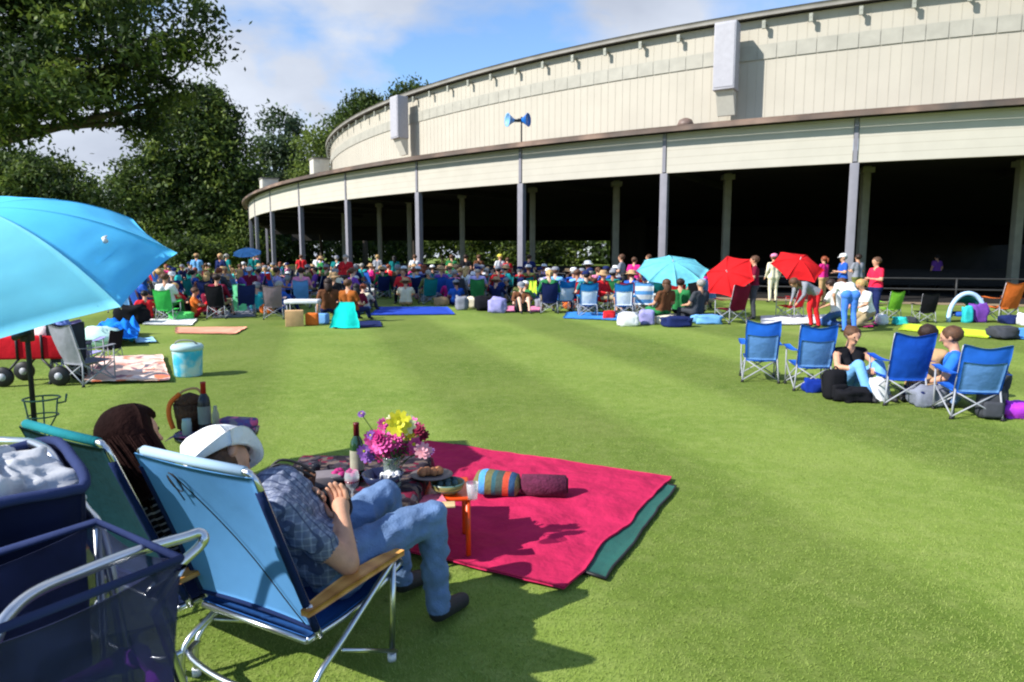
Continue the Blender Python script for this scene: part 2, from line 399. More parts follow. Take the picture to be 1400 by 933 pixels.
def P_kneel():
    return dict(hip=(0, -.08, .36), hipL=(-.09, -.08, .35), hipR=(.09, -.08, .35), neck=(0, .06, .86), head=(0, .13, 1.0), face=(0, .22, .95),
                shL=(-.17, .04, .8), shR=(.17, .04, .8), elL=(-.22, .14, .55), elR=(.22, .14, .55), haL=(-.1, .32, .45), haR=(.1, .32, .45),
                knL=(-.12, .28, .08), knR=(.12, .28, .08), anL=(-.12, -.12, .08), anR=(.12, -.12, .08), toL=(-.12, -.26, .04), toR=(.12, -.26, .04))
BODY = {}
def body(key):
    if key in BODY: return BODY[key]
    pose, sleeve, legs, fem = key[:4]; near = len(key) > 4
    J = {'stand': P_stand, 'arms': P_armsbent, 'walk': P_walk, 'chair': P_chair, 'low': lambda: P_chair(.2), 'ground': P_ground, 'cross': P_cross, 'bend': P_bend, 'kneel': P_kneel}[pose]()
    BODY[key] = body_mesh('person_body', J, sleeve, legs, vox=.016 if near else .024, female=fem, fingers=near); return BODY[key]
HAIRMESH = {}
def person(loc, rz, pose='stand', shirt=None, trousers=None, hair='brown', style='short', hat=None, label='', skin=None, sleeve='short', legs='long', fem=False, shoes=None, scale=1.0, group=None, near=False):
    key = (pose, sleeve, legs, fem) + (('n',) if near else ())
    me, info = body(key)
    o = bpy.data.objects.new('person', me); COL.objects.link(o); o.location = loc; o.rotation_euler = (0, 0, rz); o.scale = (scale * 1.1, scale * 1.08, scale)
    for i, m in enumerate((skin or M_skin, shirt, trousers, shoes or M_shoe, M_eye)): setmat(o, i, m)
    tag(o, label, 'person', group)
    if hat is None or style in ('long', 'tail'):
        k = (key, style)
        if k not in HAIRMESH: HAIRMESH[k] = hair_part(info, style, M_black).mesh('hair')
        h = bpy.data.objects.new('hair', HAIRMESH[k]); COL.objects.link(h); setpar(h, o); setmat(h, 0, HAIR[hair])
    else:
        k = (key, 'under')
        if k not in HAIRMESH:
            mb = MB(); q = info['q']; M = Matrix((info['hw'], info['hf'], info['hu'])).transposed()
            mb.ball(info['head'] - info['hf'] * .03 * q + info['hu'] * .012 * q, (.096 * q, .096 * q, .08 * q), M_black, 14, M=M); HAIRMESH[k] = mb.mesh('hair')
        h = bpy.data.objects.new('hair', HAIRMESH[k]); COL.objects.link(h); setpar(h, o); setmat(h, 0, HAIR[hair])
    if hat:
        k = (key, hat[0])
        if k not in HAIRMESH: HAIRMESH[k] = hat_part(info, hat[0], M_black).mesh('hat')
        h = bpy.data.objects.new('hat', HAIRMESH[k]); COL.objects.link(h); setpar(h, o); setmat(h, 0, hat[1])
    return o
# ================================================================== LIGHT AND SKY
SUN_EL, SUN_AZ_VEC = math.radians(37), Vector((-.9, -.43, 0)).normalized()
sun_d = bpy.data.lights.new('sun', 'SUN'); sun = bpy.data.objects.new('sun', sun_d); COL.objects.link(sun)
sun_d.energy = 5.0; sun_d.angle = math.radians(.5); sun_d.color = (1, .965, .905)
sv = SUN_AZ_VEC * math.cos(SUN_EL) + Vector((0, 0, math.sin(SUN_EL)))
sun.rotation_euler = sv.to_track_quat('Z', 'Y').to_euler()
w = bpy.data.worlds.new('World'); sc.world = w; w.use_nodes = True
nt = w.node_tree; N = nt.nodes; L = nt.links
bg = N['Background']; sky = N.new('ShaderNodeTexSky'); sky.sky_type = 'NISHITA'; sky.sun_disc = False
sky.sun_elevation = SUN_EL; sky.sun_rotation = math.atan2(SUN_AZ_VEC.x, SUN_AZ_VEC.y); sky.air_density = 1.0; sky.dust_density = .15; sky.ozone_density = 1.6
tn = N.new('ShaderNodeVectorMath'); tn.operation = 'MULTIPLY'; tn.inputs[1].default_value = (.78, .92, 1.08); L.new(sky.outputs[0], tn.inputs[0]); L.new(tn.outputs[0], bg.inputs['Color']); bg.inputs['Strength'].default_value = .135
tc = N.new('ShaderNodeTexCoord'); sep = N.new('ShaderNodeSeparateXYZ'); L.new(tc.outputs['Generated'], sep.inputs[0])
zc = N.new('ShaderNodeMath'); zc.operation = 'MAXIMUM'; zc.inputs[1].default_value = 0; L.new(sep.outputs[2], zc.inputs[0])
za = N.new('ShaderNodeMath'); za.operation = 'ADD'; za.inputs[1].default_value = .34; L.new(zc.outputs[0], za.inputs[0])
dx = N.new('ShaderNodeMath'); dx.operation = 'DIVIDE'; L.new(sep.outputs[0], dx.inputs[0]); L.new(za.outputs[0], dx.inputs[1])
dy = N.new('ShaderNodeMath'); dy.operation = 'DIVIDE'; L.new(sep.outputs[1], dy.inputs[0]); L.new(za.outputs[0], dy.inputs[1])
cb = N.new('ShaderNodeCombineXYZ'); L.new(dx.outputs[0], cb.inputs[0]); L.new(dy.outputs[0], cb.inputs[1]); cb.inputs[2].default_value = 7.7
cn = N.new('ShaderNodeTexNoise'); cn.inputs['Scale'].default_value = 2.1; cn.inputs['Detail'].default_value = 9; cn.inputs['Roughness'].default_value = .52; cn.inputs['Distortion'].default_value = .25
L.new(cb.outputs[0], cn.inputs['Vector'])
cr = N.new('ShaderNodeValToRGB'); cr.color_ramp.elements[0].position = .375; cr.color_ramp.elements[0].color = (0, 0, 0, 1); cr.color_ramp.elements[1].position = .52; cr.color_ramp.elements[1].color = (1, 1, 1, 1)
L.new(cn.outputs['Fac'], cr.inputs[0])
# thinner cloud behind the viewer (clear sky round the sun)
fr = N.new('ShaderNodeMapRange'); fr.inputs['From Min'].default_value = -.3; fr.inputs['From Max'].default_value = .25; fr.inputs['To Min'].default_value = .15; L.new(sep.outputs[1], fr.inputs['Value'])
ml = N.new('ShaderNodeMath'); ml.operation = 'MULTIPLY'; L.new(cr.outputs[0], ml.inputs[0]); L.new(fr.outputs[0], ml.inputs[1])
cn2 = N.new('ShaderNodeTexNoise'); cn2.inputs['Scale'].default_value = 1.7; cn2.inputs['Detail'].default_value = 6
off = N.new('ShaderNodeVectorMath'); off.operation = 'ADD'; off.inputs[1].default_value = (.22, -.18, 1.2); L.new(cb.outputs[0], off.inputs[0]); L.new(off.outputs[0], cn2.inputs['Vector'])
cc = N.new('ShaderNodeValToRGB'); cc.color_ramp.elements[0].position = .38; cc.color_ramp.elements[0].color = (.80, .87, 1.0, 1); cc.color_ramp.elements[1].position = .66; cc.color_ramp.elements[1].color = (.52, .58, .71, 1)
L.new(cn2.outputs['Fac'], cc.inputs[0])
bg2 = N.new('ShaderNodeBackground'); L.new(cc.outputs[0], bg2.inputs['Color']); bg2.inputs['Strength'].default_value = .62
mx = N.new('ShaderNodeMixShader'); L.new(ml.outputs[0], mx.inputs[0]); L.new(bg.outputs[0], mx.inputs[1]); L.new(bg2.outputs[0], mx.inputs[2])
L.new(mx.outputs[0], N['World Output'].inputs[0])
sc.view_settings.view_transform = 'Standard'; sc.view_settings.look = 'None'; sc.view_settings.exposure = .70; sc.view_settings.gamma = 1
sc.cycles.filter_width = 2.1; sc.cycles.use_denoising = True; sc.cycles.max_bounces = 8; sc.cycles.transparent_max_bounces = 16
cam_d.dof.use_dof = True; cam_d.dof.focus_distance = 4.2; cam_d.dof.aperture_fstop = 7
# ================================================================== GROUND
def grass_mat():
    m = bpy.data.materials.new('mown_grass'); m.use_nodes = True; nt = m.node_tree; N = nt.nodes; L = nt.links; b = N['Principled BSDF']
    tc = N.new('ShaderNodeTexCoord')
    def noise(s, d=5, r=.55):
        n = N.new('ShaderNodeTexNoise'); n.inputs['Scale'].default_value = s; n.inputs['Detail'].default_value = d; n.inputs['Roughness'].default_value = r; L.new(tc.outputs['Object'], n.inputs['Vector']); return n.outputs['Fac']
    def mixc(f, a, b_):
        x = N.new('ShaderNodeMix'); x.data_type = 'RGBA'
        if isinstance(f, float): x.inputs[0].default_value = f
        else: L.new(f, x.inputs[0])
        for i, c in ((6, a), (7, b_)):
            if isinstance(c, tuple): x.inputs[i].default_value = (*c, 1)
            else: L.new(c, x.inputs[i])
        return x.outputs[2]
    def ramp(f, a, b_):
        r = N.new('ShaderNodeMapRange'); r.inputs['From Min'].default_value = a; r.inputs['From Max'].default_value = b_; r.clamp = True; L.new(f, r.inputs['Value']); return r.outputs[0]
    c1, c2 = (.112, .172, .025), (.170, .226, .043)
    base = mixc(ramp(noise(.55, 6), .35, .68), c1, c2)
    base = mixc(ramp(noise(6, 6, .7), .45, .75), base, (.205, .25, .065))
    base = mixc(ramp(noise(38, 4, .7), .48, .80), base, (.088, .14, .022))
    base = mixc(ramp(noise(.21, 3), .56, .74), base, (.19, .225, .058))
    # mowing bands: the lie of the blades alternates in strips across the lawn
    mp = N.new('ShaderNodeSeparateXYZ'); L.new(tc.outputs['Object'], mp.inputs[0])
    a = N.new('ShaderNodeMath'); a.operation = 'MULTIPLY'; a.inputs[1].default_value = .96; L.new(mp.outputs[0], a.inputs[0])
    a2 = N.new('ShaderNodeMath'); a2.operation = 'MULTIPLY_ADD'; a2.inputs[1].default_value = .28; L.new(mp.outputs[1], a2.inputs[0]); L.new(a.outputs[0], a2.inputs[2])
    s = N.new('ShaderNodeMath'); s.operation = 'MULTIPLY_ADD'; s.inputs[1].default_value = 2 * PI / 3.5; s.inputs[2].default_value = .45 * 2 * PI / 3.5; L.new(a2.outputs[0], s.inputs[0])
    sn = N.new('ShaderNodeMath'); sn.operation = 'SINE'; L.new(s.outputs[0], sn.inputs[0])
    st = ramp(sn.outputs[0], -.35, .35)
    dk = N.new('ShaderNodeVectorMath'); dk.operation = 'SCALE'; L.new(base, dk.inputs[0])
    r2 = N.new('ShaderNodeMapRange'); r2.inputs['To Min'].default_value = .90; r2.inputs['To Max'].default_value = 1.20; L.new(st, r2.inputs['Value']); L.new(r2.outputs[0], dk.inputs['Scale'])
    L.new(dk.outputs[0], b.inputs['Base Color']); b.inputs['Roughness'].default_value = .9; b.inputs['Specular IOR Level'].default_value = .12
    bp = N.new('ShaderNodeBump'); bp.inputs['Strength'].default_value = .4; bp.inputs['Distance'].default_value = .02
    ad = N.new('ShaderNodeMath'); ad.operation = 'ADD'; L.new(noise(45, 5, .75), ad.inputs[0]); L.new(noise(9, 4), ad.inputs[1]); L.new(ad.outputs[0], bp.inputs['Height']); L.new(bp.outputs[0], b.inputs['Normal'])
    return m
M_lawn = grass_mat()
g = MB(); g.patch(lambda u, v: ((u - .5) * 900, -120 + v * 700, 0), 60, 60, M_lawn)
o = g.build('lawn_ground'); tag(o, kind='structure')
# ---- pavilion plan: a curve of equal bays, found from the columns of the photograph
RING = [Vector(p) for p in [(32.2, 20.05), (25.51, 21.25), (18.81, 23.09), (12.36, 25.66), (6.22, 28.91), (0.45, 32.78), (-4.91, 37.21), (-9.8, 42.14), (-14.21, 47.51), (-18.11, 53.26), (-21.5, 59.32), (-24.37, 65.65), (-26.71, 72.19), (-28.55, 78.89), (-29.88, 85.71), (-30.2, 92.5)]]
RN = []
for i in range(len(RING)):
    t = (RING[min(i + 1, len(RING) - 1)] - RING[max(i - 1, 0)]).normalized(); RN.append(Vector((-(-t.y), -t.x)) if False else Vector((t.y, -t.x)) * (-1))
def ringp(s, out=0.0, z=0.0):          # s in bays, out = metres outwards
    i = max(0, min(len(RING) - 2, int(math.floor(s)))); f = s - i
    p = RING[i].lerp(RING[i + 1], f)
    if 0 < i < len(RING) - 2:
        p = cat_rom([RING[i - 1].to_3d(), RING[i].to_3d(), RING[i + 1].to_3d(), RING[i + 2].to_3d()], 8)
        q = 8 + f * 8; k = int(q); p = (p[k].lerp(p[min(k + 1, len(p) - 1)], q - k)).to_2d()
    n = RN[i].lerp(RN[i + 1], f).normalized(); p = p + n * out
    return Vector((p.x, p.y, z))
if (RN[5].dot(Vector((0, -1)))) < 0: RN = [-n for n in RN]
M_cream = mat('cream_board', srgb(214, 206, 186), rough=.75, var=.04, scale=1.5, pattern=stripes_pattern([(0, srgb(160, 153, 140)), (.06, srgb(178, 172, 160))], 2, 3.4))
M_colm = mat('grey_column_paint', srgb(122, 120, 128), rough=.6, var=.08, scale=3)
M_colin = mat('weathered_column_paint', srgb(120, 118, 104), rough=.7, var=.12, scale=3)
M_gutter = mat('rusty_gutter', srgb(112, 84, 68), rough=.6, var=.35, scale=.8, pattern=blotch_pattern([(.3, srgb(76, 70, 66)), (.52, srgb(104, 86, 76)), (.72, srgb(146, 120, 104))], .5, vor=False))
M_wallup = mat('pale_vertical_board', srgb(172, 165, 151), rough=.7, var=.05, scale=.6)
M_seam = mat('board_seam', srgb(168, 161, 147), rough=.8, var=.05)
M_louv = mat('louvre_grey', srgb(146, 146, 134), rough=.6, var=.12, scale=2)
M_louvd = mat('louvre_dark', srgb(157, 153, 141), rough=.6, var=.1, scale=2)
M_roofe = mat('grey_roof_edge', srgb(120, 116, 108), rough=.6, var=.2, scale=1)
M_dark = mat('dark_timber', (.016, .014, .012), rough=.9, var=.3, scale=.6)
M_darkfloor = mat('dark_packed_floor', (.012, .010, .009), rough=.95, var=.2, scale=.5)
pav = empty('pavilion', (0, 40, 0), 0, 'long curved open-sided concert pavilion with cream fascia and pale upper wall', 'building')
def PB(mb, name):
    o = mb.build(name, None); o.location = (0, -40, 0); setpar(o, pav); return o
HB, HT, OV = 5.0, 6.56, .55
S0, S1 = 0, len(RING) - 1
for k in range(1, S1):
    p = ringp(k, .0); a = math.atan2(RN[k].y, RN[k].x)
    mb = MB(); mb.box((p.x, p.y, HB / 2), (.27, .30, HB), M_colm, rot=a, bev=.01)
    mb.box((p.x, p.y, .12), (.4, .42, .24), M_colm, rot=a, bev=.01)
    q = ringp(k, .05); mb.box((q.x, q.y, (HB + HT) / 2 + .02), (.2, .14, HT - HB - .03), M_colm, rot=a)
    PB(mb, 'column')
for k in range(S0, S1):
    mb = MB(); mb.patch(lambda u, v: ringp(k + .012 + u * .976, -.02, HB + v * (HT - HB)), 6, 1, M_cream, .12, smooth=False)
    PB(mb, 'fascia_panel')
mb = MB(); ns = S1 * 5
mb.patch(lambda u, v: ringp(S0 + u * S1, -.0 + (1 - v) * 0 + (OV if v < .5 else OV - .0), HT - .02 + (0 if v < .5 else .14)), ns, 1, M_gutter, .12, smooth=False)
PB(mb, 'gutter')
# upper wall: a circle of its own, set back from the eaves
UC, UR, UZ = Vector((40.51, 84.44)), 60.11, 12.0
def upp(a, r=0.0, z=0.0): return Vector((UC.x + (UR + r) * math.cos(a), UC.y + (UR + r) * math.sin(a), z))
A0, A1 = math.radians(-72), math.radians(-187)
mb = MB()
def roof_lo(u, v):
    p = ringp(S0 + u * S1, OV, HT + .13); a = math.atan2(p.y - UC.y, p.x - UC.x); q = upp(a, -.3, 7.25); return p.lerp(q, v)
mb.patch(roof_lo, ns, 4, M_gutter, .08, smooth=False); PB(mb, 'lower_roof')
mb = MB(); NU = 150
mb.patch(lambda u, v: upp(A0 + (A1 - A0) * u, 0, 6.6 + v * (UZ - 6.6)), NU, 1, M_wallup, 0, smooth=True)
for i in range(NU * 2):
    a = A0 + (A1 - A0) * i / (NU * 2); p = upp(a, .002, 0)
    if p.y < 75: mb.box((p.x, p.y, 9.3), (.012, .03, 5.1), M_seam, rot=a)
PB(mb, 'upper_wall')
mb = MB()
nl = 150
for i in range(nl):
    a = A0 + (A1 - A0) * i / nl; a2 = A0 + (A1 - A0) * (i + .975) / nl
    mb.patch(lambda u, v: upp(a + (a2 - a) * u, .05, 10.3 + v * .62), 1, 1, M_louvd, 0, smooth=False)
PB(mb, 'louvre_band')
mb = MB()
mb.patch(lambda u, v: upp(A0 + (A1 - A0) * u, 0.42 * (1 - v) - 8 * v, UZ + .02 + v * 1.0), NU, 3, M_roofe, .22, smooth=True); PB(mb, 'upper_roof')
for i in range(64):
    a = A0 + (A1 - A0) * (i + .3) / 64; p = upp(a, .2, 0)
    mb = MB(); mb.box((p.x, p.y, UZ - .27), (.4, .1, .1), M_louv, rot=a); q = upp(a, .34, 0); mb.box((q.x, q.y, UZ - .33), (.1, .15, .34), M_louv, rot=a)
    PB(mb, 'eave_bracket')
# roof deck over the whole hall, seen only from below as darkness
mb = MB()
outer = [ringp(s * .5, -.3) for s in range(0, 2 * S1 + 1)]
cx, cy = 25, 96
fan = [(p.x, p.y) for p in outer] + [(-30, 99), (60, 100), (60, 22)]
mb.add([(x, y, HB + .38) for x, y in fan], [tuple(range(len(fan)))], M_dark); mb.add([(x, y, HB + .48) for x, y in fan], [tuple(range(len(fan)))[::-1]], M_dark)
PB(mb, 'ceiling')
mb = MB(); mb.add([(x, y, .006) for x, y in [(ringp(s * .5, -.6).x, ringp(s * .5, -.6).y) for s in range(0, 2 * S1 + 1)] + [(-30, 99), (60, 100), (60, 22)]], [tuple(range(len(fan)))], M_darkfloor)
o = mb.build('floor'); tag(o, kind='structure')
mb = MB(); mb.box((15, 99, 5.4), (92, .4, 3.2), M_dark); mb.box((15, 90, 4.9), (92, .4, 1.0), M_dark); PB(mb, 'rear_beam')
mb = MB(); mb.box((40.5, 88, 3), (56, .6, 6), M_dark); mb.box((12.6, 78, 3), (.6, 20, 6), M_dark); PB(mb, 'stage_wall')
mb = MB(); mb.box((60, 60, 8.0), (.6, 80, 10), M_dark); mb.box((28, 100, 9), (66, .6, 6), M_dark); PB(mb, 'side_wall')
mb = MB(); mb.add([upp(A0 + (A1 - A0) * i / 60, -7.9, UZ + 1.0) for i in range(61)], [tuple(range(61))], M_roofe); PB(mb, 'roof_deck')
# inner columns on a second line
for px in (1391, 1180, 993, 842, 728, 632, 560, 519, 470, 440):
    r = ray(px, 300); d = Vector((r.x, r.y)).normalized(); m = -UC
    b = d.dot(-UC); c = UC.length_squared - (UR + .6) ** 2; disc = b * b - c
    if disc < 0: continue
    t = -b - math.sqrt(disc); p = d * t
    mb = MB(); mb.box((p.x, p.y, 2.69), (.3, .3, 5.38), M_colin, bev=.01); mb.box((p.x, p.y, 5.2), (.5, .5, .22), M_colin); PB(mb, 'inner_column')
# beams under the ceiling
for s in range(1, S1):
    a, b = ringp(s, -.4, HB + .2), ringp(s, -9, HB + .2)
    mb = MB(); d = b - a; mb.box(((a + b) / 2), (d.length, .18, .3), M_dark, rot=math.atan2(d.y, d.x)); PB(mb, 'beam')
# gravel strip along the columns
M_gravel = mat('tan_gravel', srgb(142, 124, 98), rough=.95, var=.3, scale=3, bump=.6, bscale=12)
mb = MB(); mb.patch(lambda u, v: ringp(S0 + u * S1, -.6 + v * 1.3, .008), ns, 1, M_gravel)
o = mb.build('gravel_path'); tag(o, kind='structure')
# railing between the columns
M_rail = mat('grey_rail_paint', srgb(50, 50, 50), rough=.5, var=.15, metal=.2)
rl = empty('railing', ringp(3, .1), 0, 'low grey pipe railing running between the pavilion columns', 'railing')
def RB(mb, name):
    o = mb.build(name); o.location = -ringp(3, .1); setpar(o, rl)
for z in (.88, .5):
    mb = MB(); mb.tube([ringp(.2 + i * .2, -.22, z) for i in range(60)], .032, M_rail, 6); RB(mb, 'rail')
for k in range(0, 24):
    mb = MB(); p = ringp(.5 + k * .5, -.22); mb.tube([(p.x, p.y, 0), (p.x, p.y, .9)], .035, M_rail, 6); RB(mb, 'post')
# dark benches of the hall
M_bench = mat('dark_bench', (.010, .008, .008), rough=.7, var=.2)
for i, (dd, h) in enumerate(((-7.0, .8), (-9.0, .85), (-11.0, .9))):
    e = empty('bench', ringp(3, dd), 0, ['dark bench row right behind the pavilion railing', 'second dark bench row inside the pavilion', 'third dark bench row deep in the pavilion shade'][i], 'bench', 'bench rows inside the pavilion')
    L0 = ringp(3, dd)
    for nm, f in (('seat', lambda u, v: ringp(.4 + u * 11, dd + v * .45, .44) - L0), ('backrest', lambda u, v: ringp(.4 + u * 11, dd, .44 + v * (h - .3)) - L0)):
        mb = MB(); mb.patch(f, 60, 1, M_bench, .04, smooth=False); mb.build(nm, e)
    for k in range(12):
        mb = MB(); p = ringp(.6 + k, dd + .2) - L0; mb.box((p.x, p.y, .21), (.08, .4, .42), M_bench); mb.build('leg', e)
# ---- loudspeakers, vents
M_spk = mat('speaker_grey', srgb(160, 158, 164), rough=.6, var=.06); M_spkside = mat('speaker_side', srgb(184, 180, 168), rough=.6, var=.05)
def wallspk(px, w_, d_, z0, z1, label):
    r = ray(px, 120); d = Vector((r.x, r.y)).normalized(); b = d.dot(-UC); R2 = UR + 1.0; t = -b - math.sqrt(b * b - UC.length_squared + R2 * R2); p = d * t
    a = math.atan2(p.y - UC.y, p.x - UC.x); e = empty('loudspeaker', (p.x, p.y, z0), a, label, 'loudspeaker')
    mb = MB(); h = z1 - z0; mb.box((0, 0, h / 2), (d_, w_, h), M_spk, bev=.04); mb.build('cabinet', e)
    mb = MB(); mb.box((d_ / 2 + .012, 0, h / 2), (.02, w_ * .86, h * .92), M_spk); mb.build('grille', e)
    mb = MB(); mb.add([(-d_ / 2, -w_ * .4, 0), (d_ * .3, -w_ * .4, 0), (d_ * .3, w_ * .4, 0), (-d_ / 2, w_ * .4, 0), (-d_ / 2, -w_ * .4, -1.0), (-d_ / 2 + .15, -w_ * .4, -1.0), (-d_ / 2 + .15, w_ * .4, -1.0), (-d_ / 2, w_ * .4, -1.0)],
                      [(0, 1, 5, 4), (1, 2, 6, 5), (2, 3, 7, 6), (4, 5, 6, 7), (0, 4, 7, 3), (0, 3, 2, 1)], M_spkside); mb.build('bracket', e)
wallspk(992, .95, .8, 8.9, 11.75, 'large grey loudspeaker cabinet hanging from the upper eave above the pavilion middle')
wallspk(545, 1.0, .8, 9.2, 11.85, 'smaller looking grey loudspeaker cabinet at the far curve of the upper wall')
M_blue = mat('horn_blue', srgb(28, 104, 190), rough=.4, var=.05); M_blue2 = mat('horn_pale_blue', srgb(120, 170, 220), rough=.4, var=.05)
hp = at(713, 196, ringp(5, OV).y); hp = Vector((hp.x, hp.y, 6.55)); e = empty('horn_speaker', hp, 0, 'pair of blue horn loudspeakers on a thin pole above the gutter', 'horn speaker')
mb = MB(); mb.tube([(0, 0, 0), (0, 0, 1.35)], .035, M_darkmetal, 8); mb.build('pole', e)
for s, mm, xx in ((-1, M_blue2, -.62), (1, M_blue, .28)):
    mb = MB(); Mx = Matrix.Rotation(s * 1.15, 3, 'Z') @ Matrix.Rotation(PI / 2, 3, 'X')
    mb.lathe([(.3, .0), (.30, .03), (.16, -.18), (.07, -.32), (.07, -.5)], mm, 18, (xx, -.1, 1.2), Mx); mb.build('horn', e)
mb = MB(); mb.tube([(-.6, -.05, 1.2), (.3, -.05, 1.2)], .04, M_darkmetal, 8); mb.box((-.1, 0, 1.2), (.14, .14, .14), M_darkmetal); mb.build('crossbar', e)
vp = at(937, 172, 33.2); vp = Vector((vp.x, vp.y, 7.15))
e = empty('roof_vent', vp, 0, 'small brown mushroom vent on the edge of the lower roof', 'vent'); M_vent = mat('brown_vent', srgb(110, 92, 84), rough=.5, var=.2)
mb = MB(); mb.lathe([(.3, 0), (.24, .4), (.22, .5)], M_vent, 16); mb.build('base', e); mb = MB(); mb.lathe([(.36, .48), (.38, .58), (.28, .78), (.1, .86), (.001, .87)], M_vent, 16); mb.build('cap', e)
for px, py, Yd, s, lb in ((437, 228, 66, 1.5, 'grey box unit standing on the lower roof beside the upper wall'), (368, 254, 72, 1.6, 'grey box unit at the far end of the lower roof')):
    p = at(px, py, Yd); e = empty('roof_box_unit', (p.x, p.y, 6.6), .5, lb, 'roof unit', None); mb = MB(); zt = p.z + .6
    mb.box((0, 0, (zt - 6.6) / 2), (s, s, zt - 6.6), M_spkside, bev=.03); mb.build('housing', e); mb = MB(); mb.box((0, 0, zt - 6.55), (s + .15, s + .15, .1), M_roofe); mb.build('lid', e)
# ================================================================== TREES
def leafmat(n, c, tr=.35): return mat('leaf_' + n, c, rough=.6, var=.45, scale=.9, transl=tr, spec=.25)
L_dark = leafmat('dark', (.030, .052, .012)); L_mid = leafmat('mid', (.070, .108, .020)); L_lite = leafmat('light', (.15, .20, .036)); L_blue = leafmat('bluish', (.085, .125, .065)); L_far = leafmat('far_green', (.06, .095, .022))
M_bark = mat('bark', (.07, .055, .042), rough=.95, var=.35, scale=3, bump=.8, bscale=14)
def crown_mesh(name, blobs, nclump, nleaf, ls, mats, seed, droop=.0):
    """leaf sprays set in clumps through the crown volume"""
    r = np.random.default_rng(seed); vol = np.array([b[3] * b[4] * b[5] for b in blobs]) ** .8; pr = vol / vol.sum()
    V = []; MI = []
    for _ in range(nclump):
        b = blobs[r.choice(len(blobs), p=pr)]; d = r.normal(size=3); d /= np.linalg.norm(d); rad = r.uniform(.45, 1.0) ** .5
        c = np.array(b[:3]) + d * np.array(b[3:6]) * rad * r.uniform(.9, 1.08); cs = ls * r.uniform(3.0, 7.5)
        n = int(nleaf * r.uniform(.6, 1.4)); P = c + r.normal(size=(n, 3)) * cs * np.array([.55, .55, .36])
        a = r.normal(size=(n, 3)); a /= np.linalg.norm(a, axis=1)[:, None]; up = r.normal(size=(n, 3)) * .7 + np.array([0, 0, 1]); q = np.cross(a, up); q /= np.linalg.norm(q, axis=1)[:, None]
        s = ls * r.uniform(.6, 1.3, size=(n, 1)); k = np.empty((n, 4, 3)); k[:, 0] = P - a * s; k[:, 1] = P + q * s * .5; k[:, 2] = P + a * s; k[:, 3] = P - q * s * .5
        V.append(k.reshape(-1, 3)); MI.append(np.full(n, r.choice(len(mats), p=[.5, .32, .18][:len(mats)] if len(mats) == 3 else None)))
    V = np.concatenate(V); MI = np.concatenate(MI).astype(np.int32); nf = len(MI)
    me = bpy.data.meshes.new(name); me.vertices.add(len(V)); me.vertices.foreach_set('co', V.astype(np.float32).ravel())
    me.loops.add(nf * 4); me.loops.foreach_set('vertex_index', np.arange(nf * 4, dtype=np.int32)); me.polygons.add(nf)
    me.polygons.foreach_set('loop_start', np.arange(0, nf * 4, 4, dtype=np.int32)); me.polygons.foreach_set('material_index', MI)
    for m in mats: me.materials.append(m)
    me.update(calc_edges=True); me.validate(); return me
def tree(loc, h, blobs, label, name='tree', nclump=240, nleaf=40, ls=.16, mats=None, trunk=.3, seed=1, group=None, lean=(0, 0), limbs=6, cat='tree'):
    e = empty(name, loc, 0, label, cat, group)
    cm = bpy.data.objects.new('crown', crown_mesh('crown', blobs, nclump, nleaf, ls, mats or [L_dark, L_mid, L_lite], seed)); COL.objects.link(cm); setpar(cm, e)
    mb = MB(); r = random.Random(seed); top = Vector((lean[0], lean[1], h * .8)); pts = [Vector((0, 0, -.1)), top * .3 + Vector((r.uniform(-.2, .2), r.uniform(-.2, .2), 0)), top * .6, top]
    mb.tube(cat_rom(pts, 4), [trunk * (1.25 - .095 * i) for i in range(13)], M_bark, 9)
    for i in range(limbs):
        b = blobs[i % len(blobs)]; s = top * r.uniform(.25, .8); t = Vector(b[:3]) + Vector((r.uniform(-.6, .6) * b[3], r.uniform(-.6, .6) * b[4], r.uniform(-.3, .5) * b[5]))
        mb.tube(cat_rom([s, s.lerp(t, .5) + Vector((0, 0, r.uniform(-.4, .5))), t], 4), [trunk * (.5 - .052 * j) for j in range(9)], M_bark, 6)
    mb.build('trunk', e); return e
def px_tree(cpx, cpy, Y, blobs_px, label, **k):
    """blobs given by their picture centre and half sizes, converted into metres at distance Y"""
    b0 = at(cpx, cpy, Y); bl = []
    for (x, y, rx, ry, dy) in blobs_px:
        p = at(x, y, Y + dy); s = (Y + dy) / F_; bl.append((p.x - b0.x, p.y - b0.y, p.z, rx * s, rx * s * .9, ry * s))
    return tree((b0.x, b0.y, 0), k.pop('h', b0.z + 1), bl, label, **k)
# the big tree over the lawn, upper left
px_tree(-190, 60, 21, [(60, 60, 150, 85, 0), (-80, 0, 170, 120, 1), (215, 35, 75, 55, -1), (150, 120, 90, 50, 1), (270, 62, 38, 34, 0), (20, 140, 70, 40, -1), (-200, 60, 150, 120, 0), (60, -80, 200, 90, 1), (240, 135, 30, 28, 1), (200, 170, 34, 22, 1), (-120, 130, 100, 50, 1), (10, 158, 55, 30, -2), (-20, 120, 70, 40, -3), (50, 110, 70, 38, -3)],
        'huge dark broadleaf tree whose crown overhangs the upper left lawn', name='broadleaf_tree', nclump=1500, nleaf=64, ls=.095, trunk=.5, seed=3, h=9, limbs=11)
px_tree(250, 240, 102, [(262, 200, 60, 78, 0), (215, 275, 55, 66, -3), (300, 260, 60, 75, 0), (330, 320, 40, 40, -2), (180, 320, 45, 40, -3), (260, 320, 60, 40, -4), (285, 165, 40, 45, 2), (150, 340, 50, 30, -2)],
        'tall dense dark green tree between the big overhanging tree and the pavilion', name='broadleaf_tree', nclump=1000, nleaf=60, ls=.34, trunk=.7, seed=5, mats=[L_dark, L_mid, L_lite], h=24)
